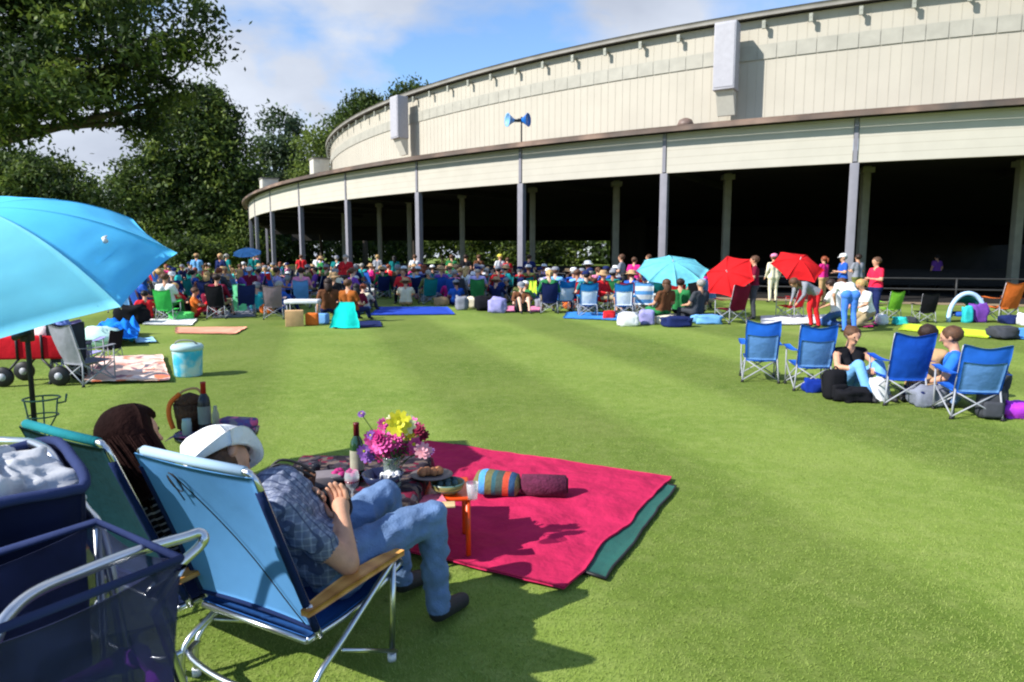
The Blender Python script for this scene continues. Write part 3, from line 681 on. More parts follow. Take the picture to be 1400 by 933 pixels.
px_tree(375, 220, 118, [(384, 185, 26, 42, 0), (378, 235, 32, 45, 1), (402, 235, 20, 40, 0), (380, 280, 50, 40, 0), (350, 320, 50, 40, 0)],
        'bluish green tree rising behind the far end of the pavilion roof', name='broadleaf_tree', nclump=420, nleaf=42, ls=.42, trunk=.5, seed=7, mats=[L_blue, L_dark, L_blue], h=17)
px_tree(60, 260, 58, [(50, 262, 66, 48, 0), (0, 250, 80, 50, 2), (118, 290, 42, 38, 0), (-60, 250, 90, 70, 3), (40, 310, 90, 45, 0), (130, 320, 50, 40, 0)],
        'round topped mid green tree low behind the cyan umbrella', name='broadleaf_tree', nclump=800, nleaf=50, ls=.2, trunk=.45, seed=9, h=9)
for i, (px, py, Y, rx, ry, lb) in enumerate(((322, 335, 96, 24, 24, 'sunlit yellow green bush at the left end of the pavilion columns'), (262, 345, 80, 34, 18, 'low green bush at the foot of the tall dark tree'), (170, 352, 48, 40, 16, 'low dark bush just right of the cyan umbrella tip'))):
    px_tree(px, py, Y, [(px, py, rx, ry, 0), (px + rx * .5, py + 6, rx * .7, ry * .8, 1)], lb, name='bush', nclump=130, nleaf=40, ls=.0029 * Y, trunk=.06, seed=20 + i, mats=[L_mid, L_lite, L_lite] if i == 0 else None, h=2, limbs=3, cat='bush')
px_tree(495, 170, 108, [(500, 150, 22, 20, 0), (480, 175, 26, 22, 0), (515, 160, 14, 18, 0), (470, 200, 30, 22, 0), (520, 185, 20, 20, 0)], 'dark green tree top rising behind the left end of the upper roof', name='broadleaf_tree', nclump=300, nleaf=36, ls=.32, trunk=.4, seed=11, mats=[L_mid, L_dark, L_mid], h=22)
px_tree(562, 130, 108, [(562, 128, 17, 10, 0), (548, 140, 12, 10, 0), (575, 140, 10, 12, 0)], 'small green tree top peeking over the upper roof line', name='broadleaf_tree', nclump=90, nleaf=34, ls=.3, trunk=.35, seed=12, mats=[L_mid, L_dark, L_mid], h=25)
px_tree(435, 200, 95, [(440, 185, 26, 7, 0), (425, 200, 22, 8, 0), (445, 212, 24, 9, 0), (420, 225, 18, 10, 0), (415, 245, 16, 8, 0)], 'thin pale green tree with open branches left of the upper wall', name='young_tree', nclump=110, nleaf=24, ls=.26, trunk=.22, seed=13, mats=[L_lite, L_mid, L_lite], h=17)
# trees and bushes beyond the far side of the pavilion
rt = random.Random(4)
blb = []
for i in range(17):
    x = -62 + i * 5.6 + rt.uniform(-1, 1); y = 112 + rt.uniform(-4, 6)
    bl = [(rt.uniform(-1.5, 1.5), rt.uniform(-1, 1), rt.uniform(1.5, 6.5), rt.uniform(1.6, 2.6), 2, rt.uniform(1.4, 2.4)) for _ in range(5)]
    px = 700 + x / y * F_
    lb = 'sunlit green tree beyond the hall, %s in the row counted from the left' % ['first', 'second', 'third', 'fourth', 'fifth', 'sixth', 'seventh', 'eighth', 'ninth', 'tenth', 'eleventh', 'twelfth', 'thirteenth', 'fourteenth', 'fifteenth', 'sixteenth', 'seventeenth'][i]
    tree((x, y, 0), 9, bl, lb, name='broadleaf_tree', nclump=60, nleaf=34, ls=.34, trunk=.2, seed=40 + i, mats=[L_mid, L_dark, L_lite], group='trees beyond the far side of the pavilion', limbs=3)
m = MB()
wood = bpy.data.objects.new('far_woods', crown_mesh('far_woods', [(-130 + i * 13, 135 + (i % 3) * 5, 6 + 3 * ((i * 7) % 4) / 3, 11, 6, 9 + (i * 5) % 4) for i in range(16)], 1500, 36, .75, [L_dark, L_mid, L_dark], 77)); COL.objects.link(wood)
tag(wood, 'distant mass of dark green woodland closing the view behind the pavilion', 'woods', kind='stuff')
# ================================================================== FOREGROUND
# ---- the two reclining beach chairs
F_blue = cloth('sky_blue_canvas', (92, 150, 204), transl=.25, bump=.15, bscale=8, var=.05)
F_blued = cloth('deep_blue_canvas', (44, 92, 160), transl=.12, var=.08)
F_navy = cloth('navy_piping', (24, 38, 74))
F_green = cloth('dark_green_canvas', (12, 48, 56), transl=.06, var=.1)
F_teal = cloth('teal_hem', (30, 112, 120))
def beach_chair(loc, yaw, W, zs, L, b, label, fab, seatfab, hem, piping, arms=True, cord=False, alu=M_alu):
    e = empty('beach_chair', (loc[0], loc[1], 0), yaw, label, 'beach chair'); h = W / 2; R = .0125
    sb, cb_ = math.sin(b), math.cos(b)
    def bk(x, t, off=0): return Vector((x, -L * sb * t - off * cb_, zs + L * cb_ * t - off * sb))
    mb = MB(); rc = .05
    mb.tube(cat_rom([bk(-h, -.06), bk(-h, .3), bk(-h, .8), bk(-h, 1 - rc / L), bk(-h + rc * .3, 1 - rc * .3 / L), bk(-h + rc, 1), bk(0, 1.0), bk(h - rc, 1), bk(h - rc * .3, 1 - rc * .3 / L), bk(h, 1 - rc / L), bk(h, .8), bk(h, .3), bk(h, -.06)], 4), R, alu, 10)
    mb.build('back_frame', e)
    mb = MB()
    def bf(u, v):
        x = (u - .5) * 2 * (h + .004); edge = abs(2 * u - 1); sag = .045 * (1 - edge ** 2.2) * math.sin(PI * min(1, v * .9 + .08))
        p = bk(x, .02 + v * .965, -sag + .0135); p += Vector((0, 0, -.012 * (1 - edge ** 2) * v)); return p
    mb.patch(bf, 26, 26, fab, .004)
    mb.build('backrest', e)
    mb = MB(); mb.tube([bk(-h + .04, 1.0), bk(0, .995), bk(h - .04, 1.0)], .0175, hem, 10); mb.build('top_sleeve', e)
    mb = MB()
    for s in (-1, 1): mb.tube([bk(s * (h + .003), t / 10, .006) for t in range(0, 10)], .0145, piping, 8)
    mb.tube([bf(u / 12, 0.0) + Vector((0, -.004, 0)) for u in range(13)], .008, piping, 6)
    mb.build('piping', e)
    # seat rails and sling seat
    mb = MB()
    for s in (-1, 1): mb.tube(cat_rom([(s * (h - .02), -.03, zs - .04), (s * (h - .02), .25, zs - .035), (s * (h - .02), .5, zs + .03), (s * (h - .05), .53, zs + .035)], 4), R, alu, 10)
    mb.tube([(-h + .03, .53, zs + .035), (h - .03, .53, zs + .035)], R, alu, 10); mb.tube([(-h + .02, -.03, zs - .04), (h - .02, -.03, zs - .04)], R, alu, 10)
    mb.build('seat_frame', e)
    mb = MB(); mb.patch(lambda u, v: ((u - .5) * 2 * (h - .012), -.03 + v * .56, zs - .02 + .05 * max(0, v - .3) - .06 * (1 - (2 * u - 1) ** 2) * math.sin(PI * v)), 14, 14, seatfab, .004); mb.build('seat', e)
    # legs: front upright and crossing rear leg each side
    for s in (-1, 1):
        mb = MB(); mb.tube([(s * (h + .005), .44, zs + .1), (s * (h + .01), .41, .012)], R, alu, 10); mb.lathe([(.018, 0), (.018, .03)], M_white, 10, (s * (h + .01), .41, 0)); mb.build('leg', e)
        mb = MB(); mb.tube(cat_rom([(s * (h + .02), .43, zs + .1), (s * (h + .02), .12, zs - .09), (s * (h + .02), -.03, .16), (s * (h + .02), -.05, .012)], 5), R, alu, 10); mb.lathe([(.018, 0), (.018, .03)], M_white, 10, (s * (h + .02), -.05, 0)); mb.build('leg', e)
        mb = MB(); mb.tube([(s * (h + .025), .1, zs - .13), (s * (h + .025), .42, .04)], .008, alu, 8); mb.build('strut', e)
        mb = MB()
        if arms:
            def arm(u, v):
                y = -.075 + u * .54; wv = .018 + .017 * math.sin(PI * min(1, u * 1.05)) ** .7 + .006 * u
                return (s * (h + .02) + (v - .5) * 2 * wv, y, zs + .105 + .02 * u + .012 * math.sin(PI * u))
            mb.patch(arm, 18, 4, M_wood, -.022); mb.build('armrest', e)
            mb = MB(); mb.tube([bk(s * (h + .004), .12), (s * (h + .02), -.05, zs + .11)], .012, alu, 8); mb.build('hinge', e)
    mb = MB(); mb.tube(cat_rom([(-h - .02, -.035, .14), (-h + .03, -.11, .13), (0, -.15, .125), (h - .03, -.11, .13), (h + .02, -.035, .14)], 6), R, alu, 10); mb.build('rear_stretcher', e)
    if cord:
        mb = MB(); pts = []
        for i in range(26):
            t = i / 25; pts.append(bf(.30 + .66 * t - .08 * math.sin(PI * t), .93 - .9 * t) + Vector((0, -.010, -.003)))
        mb.tube(pts, .0022, M_black, 6)
        c = bf(.27, .83); pts = [c + Vector((.028 * math.sin(a), -.012 - .018 * math.cos(a) * sb * 0, .055 * math.cos(a) * (1 if a < 4.2 else 1.0))) for a in [i * .3 for i in range(18)]]
        mb.tube([bf(.27 + .042 * math.sin(i * .3), .86 + .07 * math.cos(i * .3)) + Vector((0, -.010, -.003)) for i in range(19)] + [bf(.25, .72) + Vector((0, -.01, -.003))], .0024, M_black, 6)
        mb.build('cord', e)
    return e
YM = -.499
beach_chair((-.969, 2.511), YM, .596, .343, .694, .367, 'light blue canvas beach chair with wooden armrests holding the man in the white hat', F_blue, F_blued, mat('hem_pale', srgb(150, 176, 196), var=.05), F_navy, cord=True)
YW = -.552
beach_chair((-1.541, 2.76), YW, .6, .34, .739, .377, 'dark green beach chair with teal top edge under the long haired woman', F_green, F_navy, F_teal, F_navy)
# ---- the man
cM, sM = math.cos(YM), math.sin(YM)
def toM(p): # world to man local (body built in world axes, origin at hip ground point)
    return Vector(p)
O = Vector((-.80, 2.75, 0))
d2 = Vector((-sM, cM, 0)); w2 = Vector((cM, sM, 0))
hip = Vector((-.80, 2.75, .43))
J = dict(hip=hip, hipL=hip - w2 * .1 + Vector((0, 0, .0)), hipR=hip + w2 * .1, neck=Vector((-1.08, 2.63, .77)), head=Vector((-1.155, 2.69, .855)), 
         shR=Vector((-1.05, 2.59, .735)) + w2 * .20, shL=Vector((-1.05, 2.59, .735)) - w2 * .20,
         elR=Vector((-.635, 2.56, .50)), haR=Vector((-.70, 2.74, .655)), elL=Vector((-1.17, 2.84, .56)), haL=Vector((-.87, 2.80, .675)),
         knR=Vector((-.365, 2.98, .53)), anR=Vector((-.335, 2.985, .11)), toR=Vector((-.24, 3.16, .04)),
         knL=Vector((-.60, 3.20, .55)), anL=Vector((-.54, 3.24, .12)), toL=Vector((-.44, 3.42, .04)))
J['face'] = J['head'] + (d2 * .9 + w2 * .5 + Vector((0, 0, -.42))).normalized() * .1
J['pnL'] = Vector((.1, -.1, -1)); J['pnR'] = Vector((-1, 0, -.2))
J = {k: v - O for k, v in J.items()}
M_plaid = mat('grey_blue_plaid', (.1, .1, .1), rough=.9, pattern=plaid_pattern(srgb(104, 112, 134), srgb(148, 154, 170), srgb(74, 82, 106), 34), var=.15, scale=30, bump=.3, bscale=40, spec=.1)
M_jeans = mat('blue_denim', srgb(98, 122, 158), rough=.9, var=.28, scale=7, bump=.35, bscale=120, spec=.1)
me, info = body_mesh('person_body', J, 'short', 'long', vox=.0095, k=1.14, belly=.14, fingers=True)
man = bpy.data.objects.new('person', me); COL.objects.link(man); man.location = O
for i, m in enumerate((M_skin, M_plaid, M_jeans, M_shoe, M_eye)): setmat(man, i, m)
tag(man, 'man in white sun hat, grey plaid shirt and jeans reclining in blue beach chair', 'person')
mb = MB(); q = info['q']; Mh = Matrix((info['hw'], info['hf'], info['hu'])).transposed()
mb.ball(info['head'] - info['hf'] * .022 + info['hu'] * .0, (.098, .098, .1), HAIR['brown'], 18, M=Mh, jit=.08); mb.build('hair', man)
M_hat = mat('white_cotton_hat', (.78, .78, .77), rough=.9, var=.04, bump=.3, bscale=30, spec=.1)
mb = MB(); h_, hf_, hu_, hw_ = info['head'], info['hf'], info['hu'], info['hw']; hu_ = (hu_ - hf_ * .55 + Vector((0, 0, .25))).normalized(); hf_ = (hf_ - hu_ * hf_.dot(hu_)).normalized(); hw_ = hf_.cross(hu_).normalized(); c = h_ + hu_ * .012 - hf_ * .005
def hatp(a, r, z, soft=.0): return c + (hw_ * math.cos(a) * r + hf_ * math.sin(a) * r * 1.12 + hu_ * z)
prof = [(.150, -.016, 1), (.137, -.020, .8), (.126, -.014, .5), (.114, .0, .1), (.114, .035, 0), (.111, .075, 0), (.100, .108, 0), (.076, .128, 0), (.040, .137, 0), (.002, .139, 0)]
def hatf(u, v):
    a = 2 * PI * u; k = min(len(prof) - 2, int(v * (len(prof) - 1))); f = v * (len(prof) - 1) - k
    r = prof[k][0] * (1 - f) + prof[k + 1][0] * f; z = prof[k][1] * (1 - f) + prof[k + 1][1] * f; wv = prof[k][2] * (1 - f) + prof[k + 1][2] * f
    up = math.cos(a - .1); z += wv * (.075 * max(0, up) ** 1.5 - .03 * max(0, -up) + .010 * math.sin(3 * a)); r += .004 * math.sin(5 * a + v * 4) + .003 * nz(a * 2, v * 6) - wv * .012 * max(0, math.sin(-a))
    if v > .85: z -= .014 * (1 - abs(math.cos(a))) * (v - .85) / .15
    return hatp(a, r * 1.04, z)
mb.patch(hatf, 48, 36, M_hat, .004); mb.build('hat', man)
mb = MB(); mb.tube([hatp(2 * PI * i / 32, .1195, .012) for i in range(32)], .006, M_hat, 6, closed=True); mb.build('hat_band', CHILD[man.name][-1])
# dark camera resting in his hands
cp = Vector((-.755, 2.84, .645)); e = empty('camera_body', cp, YM + .4, 'black compact camera with lens held on the lap of the man in plaid', 'camera')
mb = MB(); mb.box((0, 0, 0), (.125, .06, .085), M_black, bev=.012); mb.box((0, 0, .052), (.045, .045, .03), M_black, bev=.006); mb.build('housing', e)
mb = MB(); mb.lathe([(.034, .02), (.036, .05), (.036, .11), (.032, .115), (.026, .1)], M_darkmetal, 18, (0, 0, 0), Matrix.Rotation(-PI / 2, 3, 'X')); mb.build('lens', e)
mb = MB(); mb.tube(cat_rom([(.065, 0, .03), (.09, -.05, -.02), (.05, -.13, -.06), (-.03, -.12, -.06), (-.085, -.05, -.02), (-.065, 0, .03)], 5), .006, M_black, 6); mb.build('strap', e)
# ---- the woman
cW, sW = math.cos(YW), math.sin(YW); dW = Vector((-sW, cW, 0)); wW = Vector((cW, sW, 0)); O2 = Vector((-1.46, 2.93, 0))
hip = Vector((-1.44, 2.96, .42)); nk = Vector((-1.55, 2.86, .79)); hd = Vector((-1.61, 2.90, .915))
J = dict(hip=hip, hipL=hip - wW * .09, hipR=hip + wW * .09, neck=nk, head=hd, shR=nk - Vector((0, 0, .06)) + wW * .165, shL=nk - Vector((0, 0, .06)) - wW * .165,
         elR=hip + wW * .26 + dW * .0 + Vector((0, 0, .14)), haR=hip + wW * .17 + dW * .24 + Vector((0, 0, .14)), elL=hip - wW * .26 + Vector((0, 0, .14)), haL=hip - wW * .15 + dW * .24 + Vector((0, 0, .14)),
         knR=hip + wW * .1 + dW * .43 + Vector((0, 0, .08)), knL=hip - wW * .12 + dW * .43 + Vector((0, 0, .08)), anR=hip + wW * .1 + dW * .52 + Vector((0, 0, -.32)), anL=hip - wW * .12 + dW * .54 + Vector((0, 0, -.32)),
         toR=hip + wW * .1 + dW * .7 + Vector((0, 0, -.385)), toL=hip - wW * .12 + dW * .72 + Vector((0, 0, -.385)))
J['face'] = hd + (dW * .97 + wW * .12 + Vector((0, 0, -.12))).normalized() * .1
J = {k: v - O2 for k, v in J.items()}
M_stripe = mat('striped_black_white', (.1, .1, .1), rough=.9, pattern=stripes_pattern([(0, (.015, .015, .02)), (.68, (.55, .54, .52))], 2, 34, rot=(0, .5, .0)), var=.1, spec=.1)
me, info = body_mesh('person_body', J, 'long', 'long', vox=.012, k=.92, female=True, fingers=True)
wo = bpy.data.objects.new('person', me); COL.objects.link(wo); wo.location = O2
for i, m in enumerate((M_skin, M_stripe, cloth('navy_trousers', (30, 36, 58)), M_shoe, M_eye)): setmat(wo, i, m)
tag(wo, 'woman with long dark auburn hair and striped top in the dark green beach chair', 'person')
mb = MB(); Mh = Matrix((info['hw'], info['hf'], info['hu'])).transposed(); h_, hf_, hu_, hw_ = info['head'], info['hf'], info['hu'], info['hw']
M_aub = mat('dark_auburn_hair', srgb(30, 15, 13), spec=.06, rough=.85, var=.4, scale=5, bump=.4, bscale=50)
def hairf(u, v):
    a = 2 * PI * u; z = .135 - v * .42; t = v
    r = .118 * math.sqrt(max(0, min(1, 1 - max(0, (z - .03) / .107) ** 2))) if z > .03 else .118 - .012 * (.03 - z) / .3
    r *= 1 + .05 * nz(math.cos(a) * 3, math.sin(a) * 3, z * 7) + .02 * math.sin(a * 9 + z * 6)
    yb = math.sin(a)
    if yb > 0: lim = .60 if z < .07 else 1.0; yy = yb * lim
    else: yy = yb * 1.08
    return h_ + Mh @ Vector((math.cos(a) * r, yy * r - .02 + .42 * max(0, -z), z))
mb.patch(hairf, 40, 30, M_aub, .006)
for i in range(160):
    a = PI + rng.uniform(.0, PI); z0 = rng.uniform(-.05, .05); r = .118
    mb.tube([h_ + Mh @ Vector((math.cos(a) * r * 1.0, math.sin(a) * r * 1.05 - .02, z0)), h_ + Mh @ Vector((math.cos(a) * r * .98, math.sin(a) * r + .045, z0 - .15)), h_ + Mh @ Vector((math.cos(a + .1) * r * .9, math.sin(a) * r * .9 + .115, -.27 - rng.uniform(0, .05)))], [.003, .004, .001], M_aub, 5)
mb.build('hair', wo)
# ---- umbrella
AP = Vector((-3.108, 4.097, 1.955)); ta, td = .413, -1.425; UR_, SAG, PH = 1.0, .391, 3.557
n_ = Vector((math.sin(ta) * math.cos(td), math.sin(ta) * math.sin(td), math.cos(ta))); u_ = n_.cross(Vector((0, 1, 0))).normalized(); v_ = n_.cross(u_)
e = empty('beach_umbrella', (-2.985, 4.25, 0), 0, 'big cyan beach umbrella tilted over the left edge on a thin black pole', 'umbrella')
def UB(mb, nm, par=e):
    o = mb.build(nm); o.location = (2.985, -4.25, 0) if par is e else (0, 0, 0); setpar(o, par); return o
C1 = cloth('cyan_nylon', (104, 214, 255), transl=.32, bump=.3, bscale=3.0, var=.03, rough=.6); C1.node_tree  # panels with less direct sun: their shade is put into the deeper colour
C2 = cloth('pale_cyan_nylon', (150, 232, 250), transl=.5, bump=.3, bscale=3.0, var=.04, rough=.6)  # same nylon on the sun-facing panels, direct sun painted in as a paler colour
def cano(a, t, off=0):
    return AP + (u_ * math.cos(a) + v_ * math.sin(a)) * UR_ * t - n_ * (SAG * t * t - off)
mbs = MB()
for k in range(8):
    a0 = PH - k * PI / 4; a1 = a0 - PI / 4
    def pan(u, v):
        a, b = cano(a0, v), cano(a1, v); p = a.lerp(b, u); s = 4 * u * (1 - u)
        p -= n_ * .0; p += (cano((a0 + a1) / 2, v) - (a + b) / 2) * s * (.35 - .75 * v ** 3)
        p += n_ * (.004 * math.sin(v * 34 + u * 3) * s * v + .012 * nz(u * 2.5 + k, v * 16) * (.3 + s) * v)
        return p
    mbs.patch(pan, 12, 18, C2 if k in (1, 2, 3) else C1, .002)
UB(mbs, 'canopy')
mb = MB()
for k in range(8): mb.tube([cano(PH - k * PI / 4, t / 8, -.014) for t in range(9)], .004, M_alu, 6)
UB(mb, 'ribs')
mb = MB(); J0 = AP - n_ * .42; mb.tube([AP + n_ * .06, AP, J0], .012, M_darkmetal, 8)
J0b = Vector((-2.985, 4.25, 1.46)); mb.tube([J0, J0b], .014, M_darkmetal, 8); UB(mb, 'tilt_arm')
mb = MB(); mb.tube([J0b, (-2.985, 4.25, 1.2), (-2.985, 4.25, 0)], .0155, M_black, 10); UB(mb, 'pole')
mb = MB(); mb.box((-2.985, 4.25, 1.22), (.06, .06, .13), M_black, bev=.01); mb.tube([(-3.05, 4.22, 1.18), (-2.94, 4.22, 1.22)], .018, M_black, 8); UB(mb, 'clamp')
mb = MB(); mb.lathe([(.2, 0), (.2, .03), (.05, .06), (.03, .14)], M_black, 20, (-2.985, 4.25, 0)); UB(mb, 'base')
lp = cano(PH - .36, .68, .012); mb = MB()
Ml = Matrix((v_, -u_, n_)).transposed(); mb.tube([lp + (u_ * -.02 + v_ * .02), lp + n_ * .012, lp + (u_ * .01 - v_ * .05) + n_ * .008], [.016, .012, .004], M_white, 8); UB(mb, 'strap_tab')
# ---- wire stand behind the green chair
M_wire = mat('green_coated_wire', srgb(74, 96, 84), rough=.4, metal=.3, var=.1)
sp = at(58, 560, 4.3); e = empty('wire_stand', (sp.x, sp.y, 0), 0, 'thin green wire drink stand with a ring top behind the green chair', 'wire stand')
mb = MB(); zt = at(58, 545, 4.3).z; mb.tube([(.1 * math.cos(a / 16 * 2 * PI), .1 * math.sin(a / 16 * 2 * PI), zt) for a in range(16)], .006, M_wire, 6, closed=True)
mb.tube([(.085 * math.cos(a / 16 * 2 * PI), .085 * math.sin(a / 16 * 2 * PI), zt - .11) for a in range(16)], .005, M_wire, 6, closed=True); mb.build('ring', e)
mb = MB()
for a in (0, 2.1, 4.2): mb.tube([(.1 * math.cos(a), .1 * math.sin(a), zt), (.085 * math.cos(a), .085 * math.sin(a), zt - .11), (.03 * math.cos(a), .03 * math.sin(a), zt - .2), (.02 * math.cos(a), .02 * math.sin(a), 0)], .005, M_wire, 6)
mb.build('stem', e)
mb = MB(); mb.tube([(.1, 0, zt - .03), (.15, 0, zt - .02), (.16, 0, zt + .03)], .006, M_wire, 6); mb.build('hook', e)
# ---- navy trolley bag and mesh basket cart, lower left
F_ncan = cloth('navy_canvas', (20, 25, 50), bump=.5, bscale=7, var=.2); F_ncan2 = cloth('navy_canvas_light', (46, 56, 92), bump=.4, bscale=9)
e = empty('trolley_bag', (-1.55, 1.95, 0), 0, 'navy canvas trolley bag with a silver hoop frame at the left edge', 'trolley bag')
def LB(mb, nm, par=e, o_=(-1.55, 1.95, 0)):
    o = mb.build(nm); o.location = (-o_[0], -o_[1], 0); setpar(o, par); return o
Cc = Vector((-1.08, 1.73)); uu = Vector((-.69, .72)).normalized(); vv = Vector((-.72, -.69)).normalized()
def bagw(s, z):   # perimeter 0..4
    s = s % 4; a, b = .43, .36; k = int(s); f = s - k
    q = [(0, 0), (a, 0), (a, b), (0, b)][k]; q2 = [(a, 0), (a, b), (0, b), (0, 0)][k]
    x = q[0] + (q2[0] - q[0]) * f; y = q[1] + (q2[1] - q[1]) * f
    cx_, cy_ = a / 2, b / 2; r = 1 - .12 * (math.cos(2 * PI * s + PI) * .5 + .5) * 0 ; t = z / 1.06; sc_ = .86 + .14 * t
    dx_, dy_ = (x - cx_), (y - cy_); rr = (abs(dx_ / cx_) ** 5 + abs(dy_ / cy_) ** 5) ** (1 / 5); dx_ /= rr; dy_ /= rr
    wv = 1 + .035 * nz(s * 2.2, z * 5) + .015 * nz(s * 6, z * 12); x = cx_ + dx_ * sc_ * wv; y = cy_ + dy_ * sc_ * wv
    P = Cc + uu * x + vv * y
    return Vector((P.x, P.y, z + (.03 * math.sin(s * 2.1 + .5) + .06 * (x / a) if z > 1.0 else 0)))
mb = MB(); mb.patch(lambda u, v: bagw(u * 4, .12 + v * .95), 64, 24, F_ncan, .006); LB(mb, 'bag_body')
mb = MB(); mb.tube([bagw(i / 12, 1.065) for i in range(48)], .014, F_ncan2, 8, closed=True); LB(mb, 'rim')
mb = MB(); mb.add([bagw(i / 8, .12) for i in range(32)], [tuple(range(32))], F_ncan); LB(mb, 'bag_bottom')
mb = MB(); T_ = [at(-75, 640, 2.12), at(-30, 607, 2.08), at(20, 604, 2.04), at(52, 609, 1.97), at(76, 630, 1.9), at(112, 690, 1.82), at(146, 752, 1.75)]
tl = T_[-1]; mb.tube(cat_rom(T_ + [Vector((tl.x + .05, tl.y - .02, tl.z * .5)), Vector((tl.x + .08, tl.y - .03, .06))], 6), .0135, M_alu, 10); LB(mb, 'hoop_frame')
for q_ in ((tl.x + .08, tl.y - .03), (-1.42, 2.1)):
    mb = MB(); mb.lathe([(.06, -.015), (.062, 0), (.06, .015)], M_black, 18, (q_[0], q_[1], .062), Matrix.Rotation(PI / 2, 3, 'X')); LB(mb, 'wheel')
p_ = T_[4].lerp(T_[5], .45); dd_ = (T_[5] - T_[4]).normalized(); mb = MB(); mb.tube([p_ - dd_ * .03, p_ + dd_ * .03], .0145, mat('yellow_sticker', srgb(220, 190, 40), var=.05), 10); LB(mb, 'label_band')
# white plastic bag stuffed on top
M_plas = mat('white_plastic_film', (.62, .63, .66), rough=.35, var=.1, transl=.25, bump=.6, bscale=9)
cB = Cc + uu * .22 + vv * .19; mb = MB()
def crum(u, v):
    t = u * 2 * PI; f = v * PI * .62; r = .15 * (1 + .35 * nz(math.cos(t) * 1.6, math.sin(t) * 1.6, v * 3.5) + .18 * nz(math.cos(t) * 5, math.sin(t) * 5, v * 8 + 3))
    return Vector((cB.x + math.sin(f) * math.cos(t) * r * 1.25, cB.y + math.sin(f) * math.sin(t) * r * 1.25, 1.035 + math.cos(f) * r * .8))
mb.patch(crum, 60, 30, M_plas, .0); o = mb.build('plastic_bag'); tag(o, 'crumpled white plastic bag stuffed into the navy trolley bag', 'plastic bag')
# basket cart
Ro, Fo = Vector((-.73, 1.462)), Vector((-1.037, 1.666)); ld = Vector((-.19 / .35, -.295 / .35)).normalized() * 1.0
Lc = .53; ZR = 1.017; Nc = Ro + ld * Lc; FNc = Fo + ld * Lc
e2 = empty('basket_cart', (-1.1, 1.6, 0), 0, 'navy mesh basket cart with a curved silver handle in the bottom left corner', 'cart')
def CB2(mb, nm): return LB(mb, nm, e2, (-1.1, 1.6, 0))
def V3(p, z): return Vector((p.x, p.y, z))
mb = MB(); mb.tube([V3(Ro, ZR), V3(Fo, ZR + .005), V3(FNc, ZR), V3(Nc, ZR), V3(Ro, ZR)], .0095, F_ncan2, 8); CB2(mb, 'rim')
M_mesh = mat('navy_mesh_net', srgb(36, 44, 76), rough=.8, alpha=.80, transl=.2, var=.3, scale=14); 
def net_alpha(m):
    nt = m.node_tree; N, L = nt.nodes, nt.links; mixs = [n for n in N if n.type == 'MIX_SHADER'][-1]
    tc = N.new('ShaderNodeTexCoord'); nzv = N.new('ShaderNodeTexNoise'); nzv.inputs['Scale'].default_value = 2.2; L.new(tc.outputs['Object'], nzv.inputs[0]); mr = N.new('ShaderNodeMapRange'); mr.inputs['To Min'].default_value = .35; mr.inputs['To Max'].default_value = .98; L.new(nzv.outputs['Fac'], mr.inputs[0]); L.new(mr.outputs[0], mixs.inputs[0])
net_alpha(M_mesh)
for a, b in ((Ro, Nc), (Ro, Fo), (Fo, FNc), (FNc, Nc)):
    cxy = (Ro + Nc + Fo + FNc) / 4
    def side(u, v):
        p = a.lerp(b, u); z = ZR - v * .60; p = p.lerp(cxy, .10 * v + .05 * math.sin(PI * v) + .04 * nz(u * 3 + a.x * 5, v * 3) * v); return Vector((p.x, p.y, z + (.03 * math.sin(PI * u) * -1 if v < .05 else 0)))
    mb = MB(); mb.patch(side, 20, 14, M_mesh, .003); CB2(mb, 'mesh_side')
mb = MB(); mb.add([V3(p.lerp((Ro + Nc + Fo + FNc) / 4, .1), ZR - .60) for p in (Ro, Fo, FNc, Nc)], [(0, 1, 2, 3)], F_ncan); CB2(mb, 'basket_floor')
# silver handle tube with a tight bend
H_ = [at(px_, py_, y_ * .85) for px_, py_, y_ in ((-70, 990, 1.38), (-12, 885, 1.42), (6, 848, 1.46), (45, 812, 1.54), (110, 783, 1.66), (190, 753, 1.80), (252, 735, 1.90), (272, 729, 1.93), (279, 737, 1.93), (268, 752, 1.91), (222, 792, 1.80), (205, 812, 1.77))]
mb = MB(); mb.tube(cat_rom(H_, 7), .0125, M_alu, 12); CB2(mb, 'handle')
mb = MB(); a_ = V3(Ro, ZR); mb.tube([H_[-1], a_ + Vector((0, 0, -.02)), at(213, 838, 1.52), at(250, 938, 1.60), Vector((-.70, 1.6, .06))], .0115, M_alu, 10); CB2(mb, 'leg')
for q_ in ((-.70, 1.6), (-1.06, 1.68), (-1.28, 1.2), (-.98, 1.02)):
    mb = MB(); mb.lathe([(.06, -.02), (.065, 0), (.06, .02)], M_black, 18, (q_[0], q_[1], .065), Matrix.Rotation(PI / 2, 3, 'X')); CB2(mb, 'wheel')
for q_, r_ in (((-1.06, 1.68), Fo), ((-1.28, 1.2), FNc), ((-.98, 1.02), Nc)):
    mb = MB(); mb.tube([(r_.x, r_.y, ZR - .01), (q_[0], q_[1], .07)], .010, M_alu, 8); CB2(mb, 'leg')
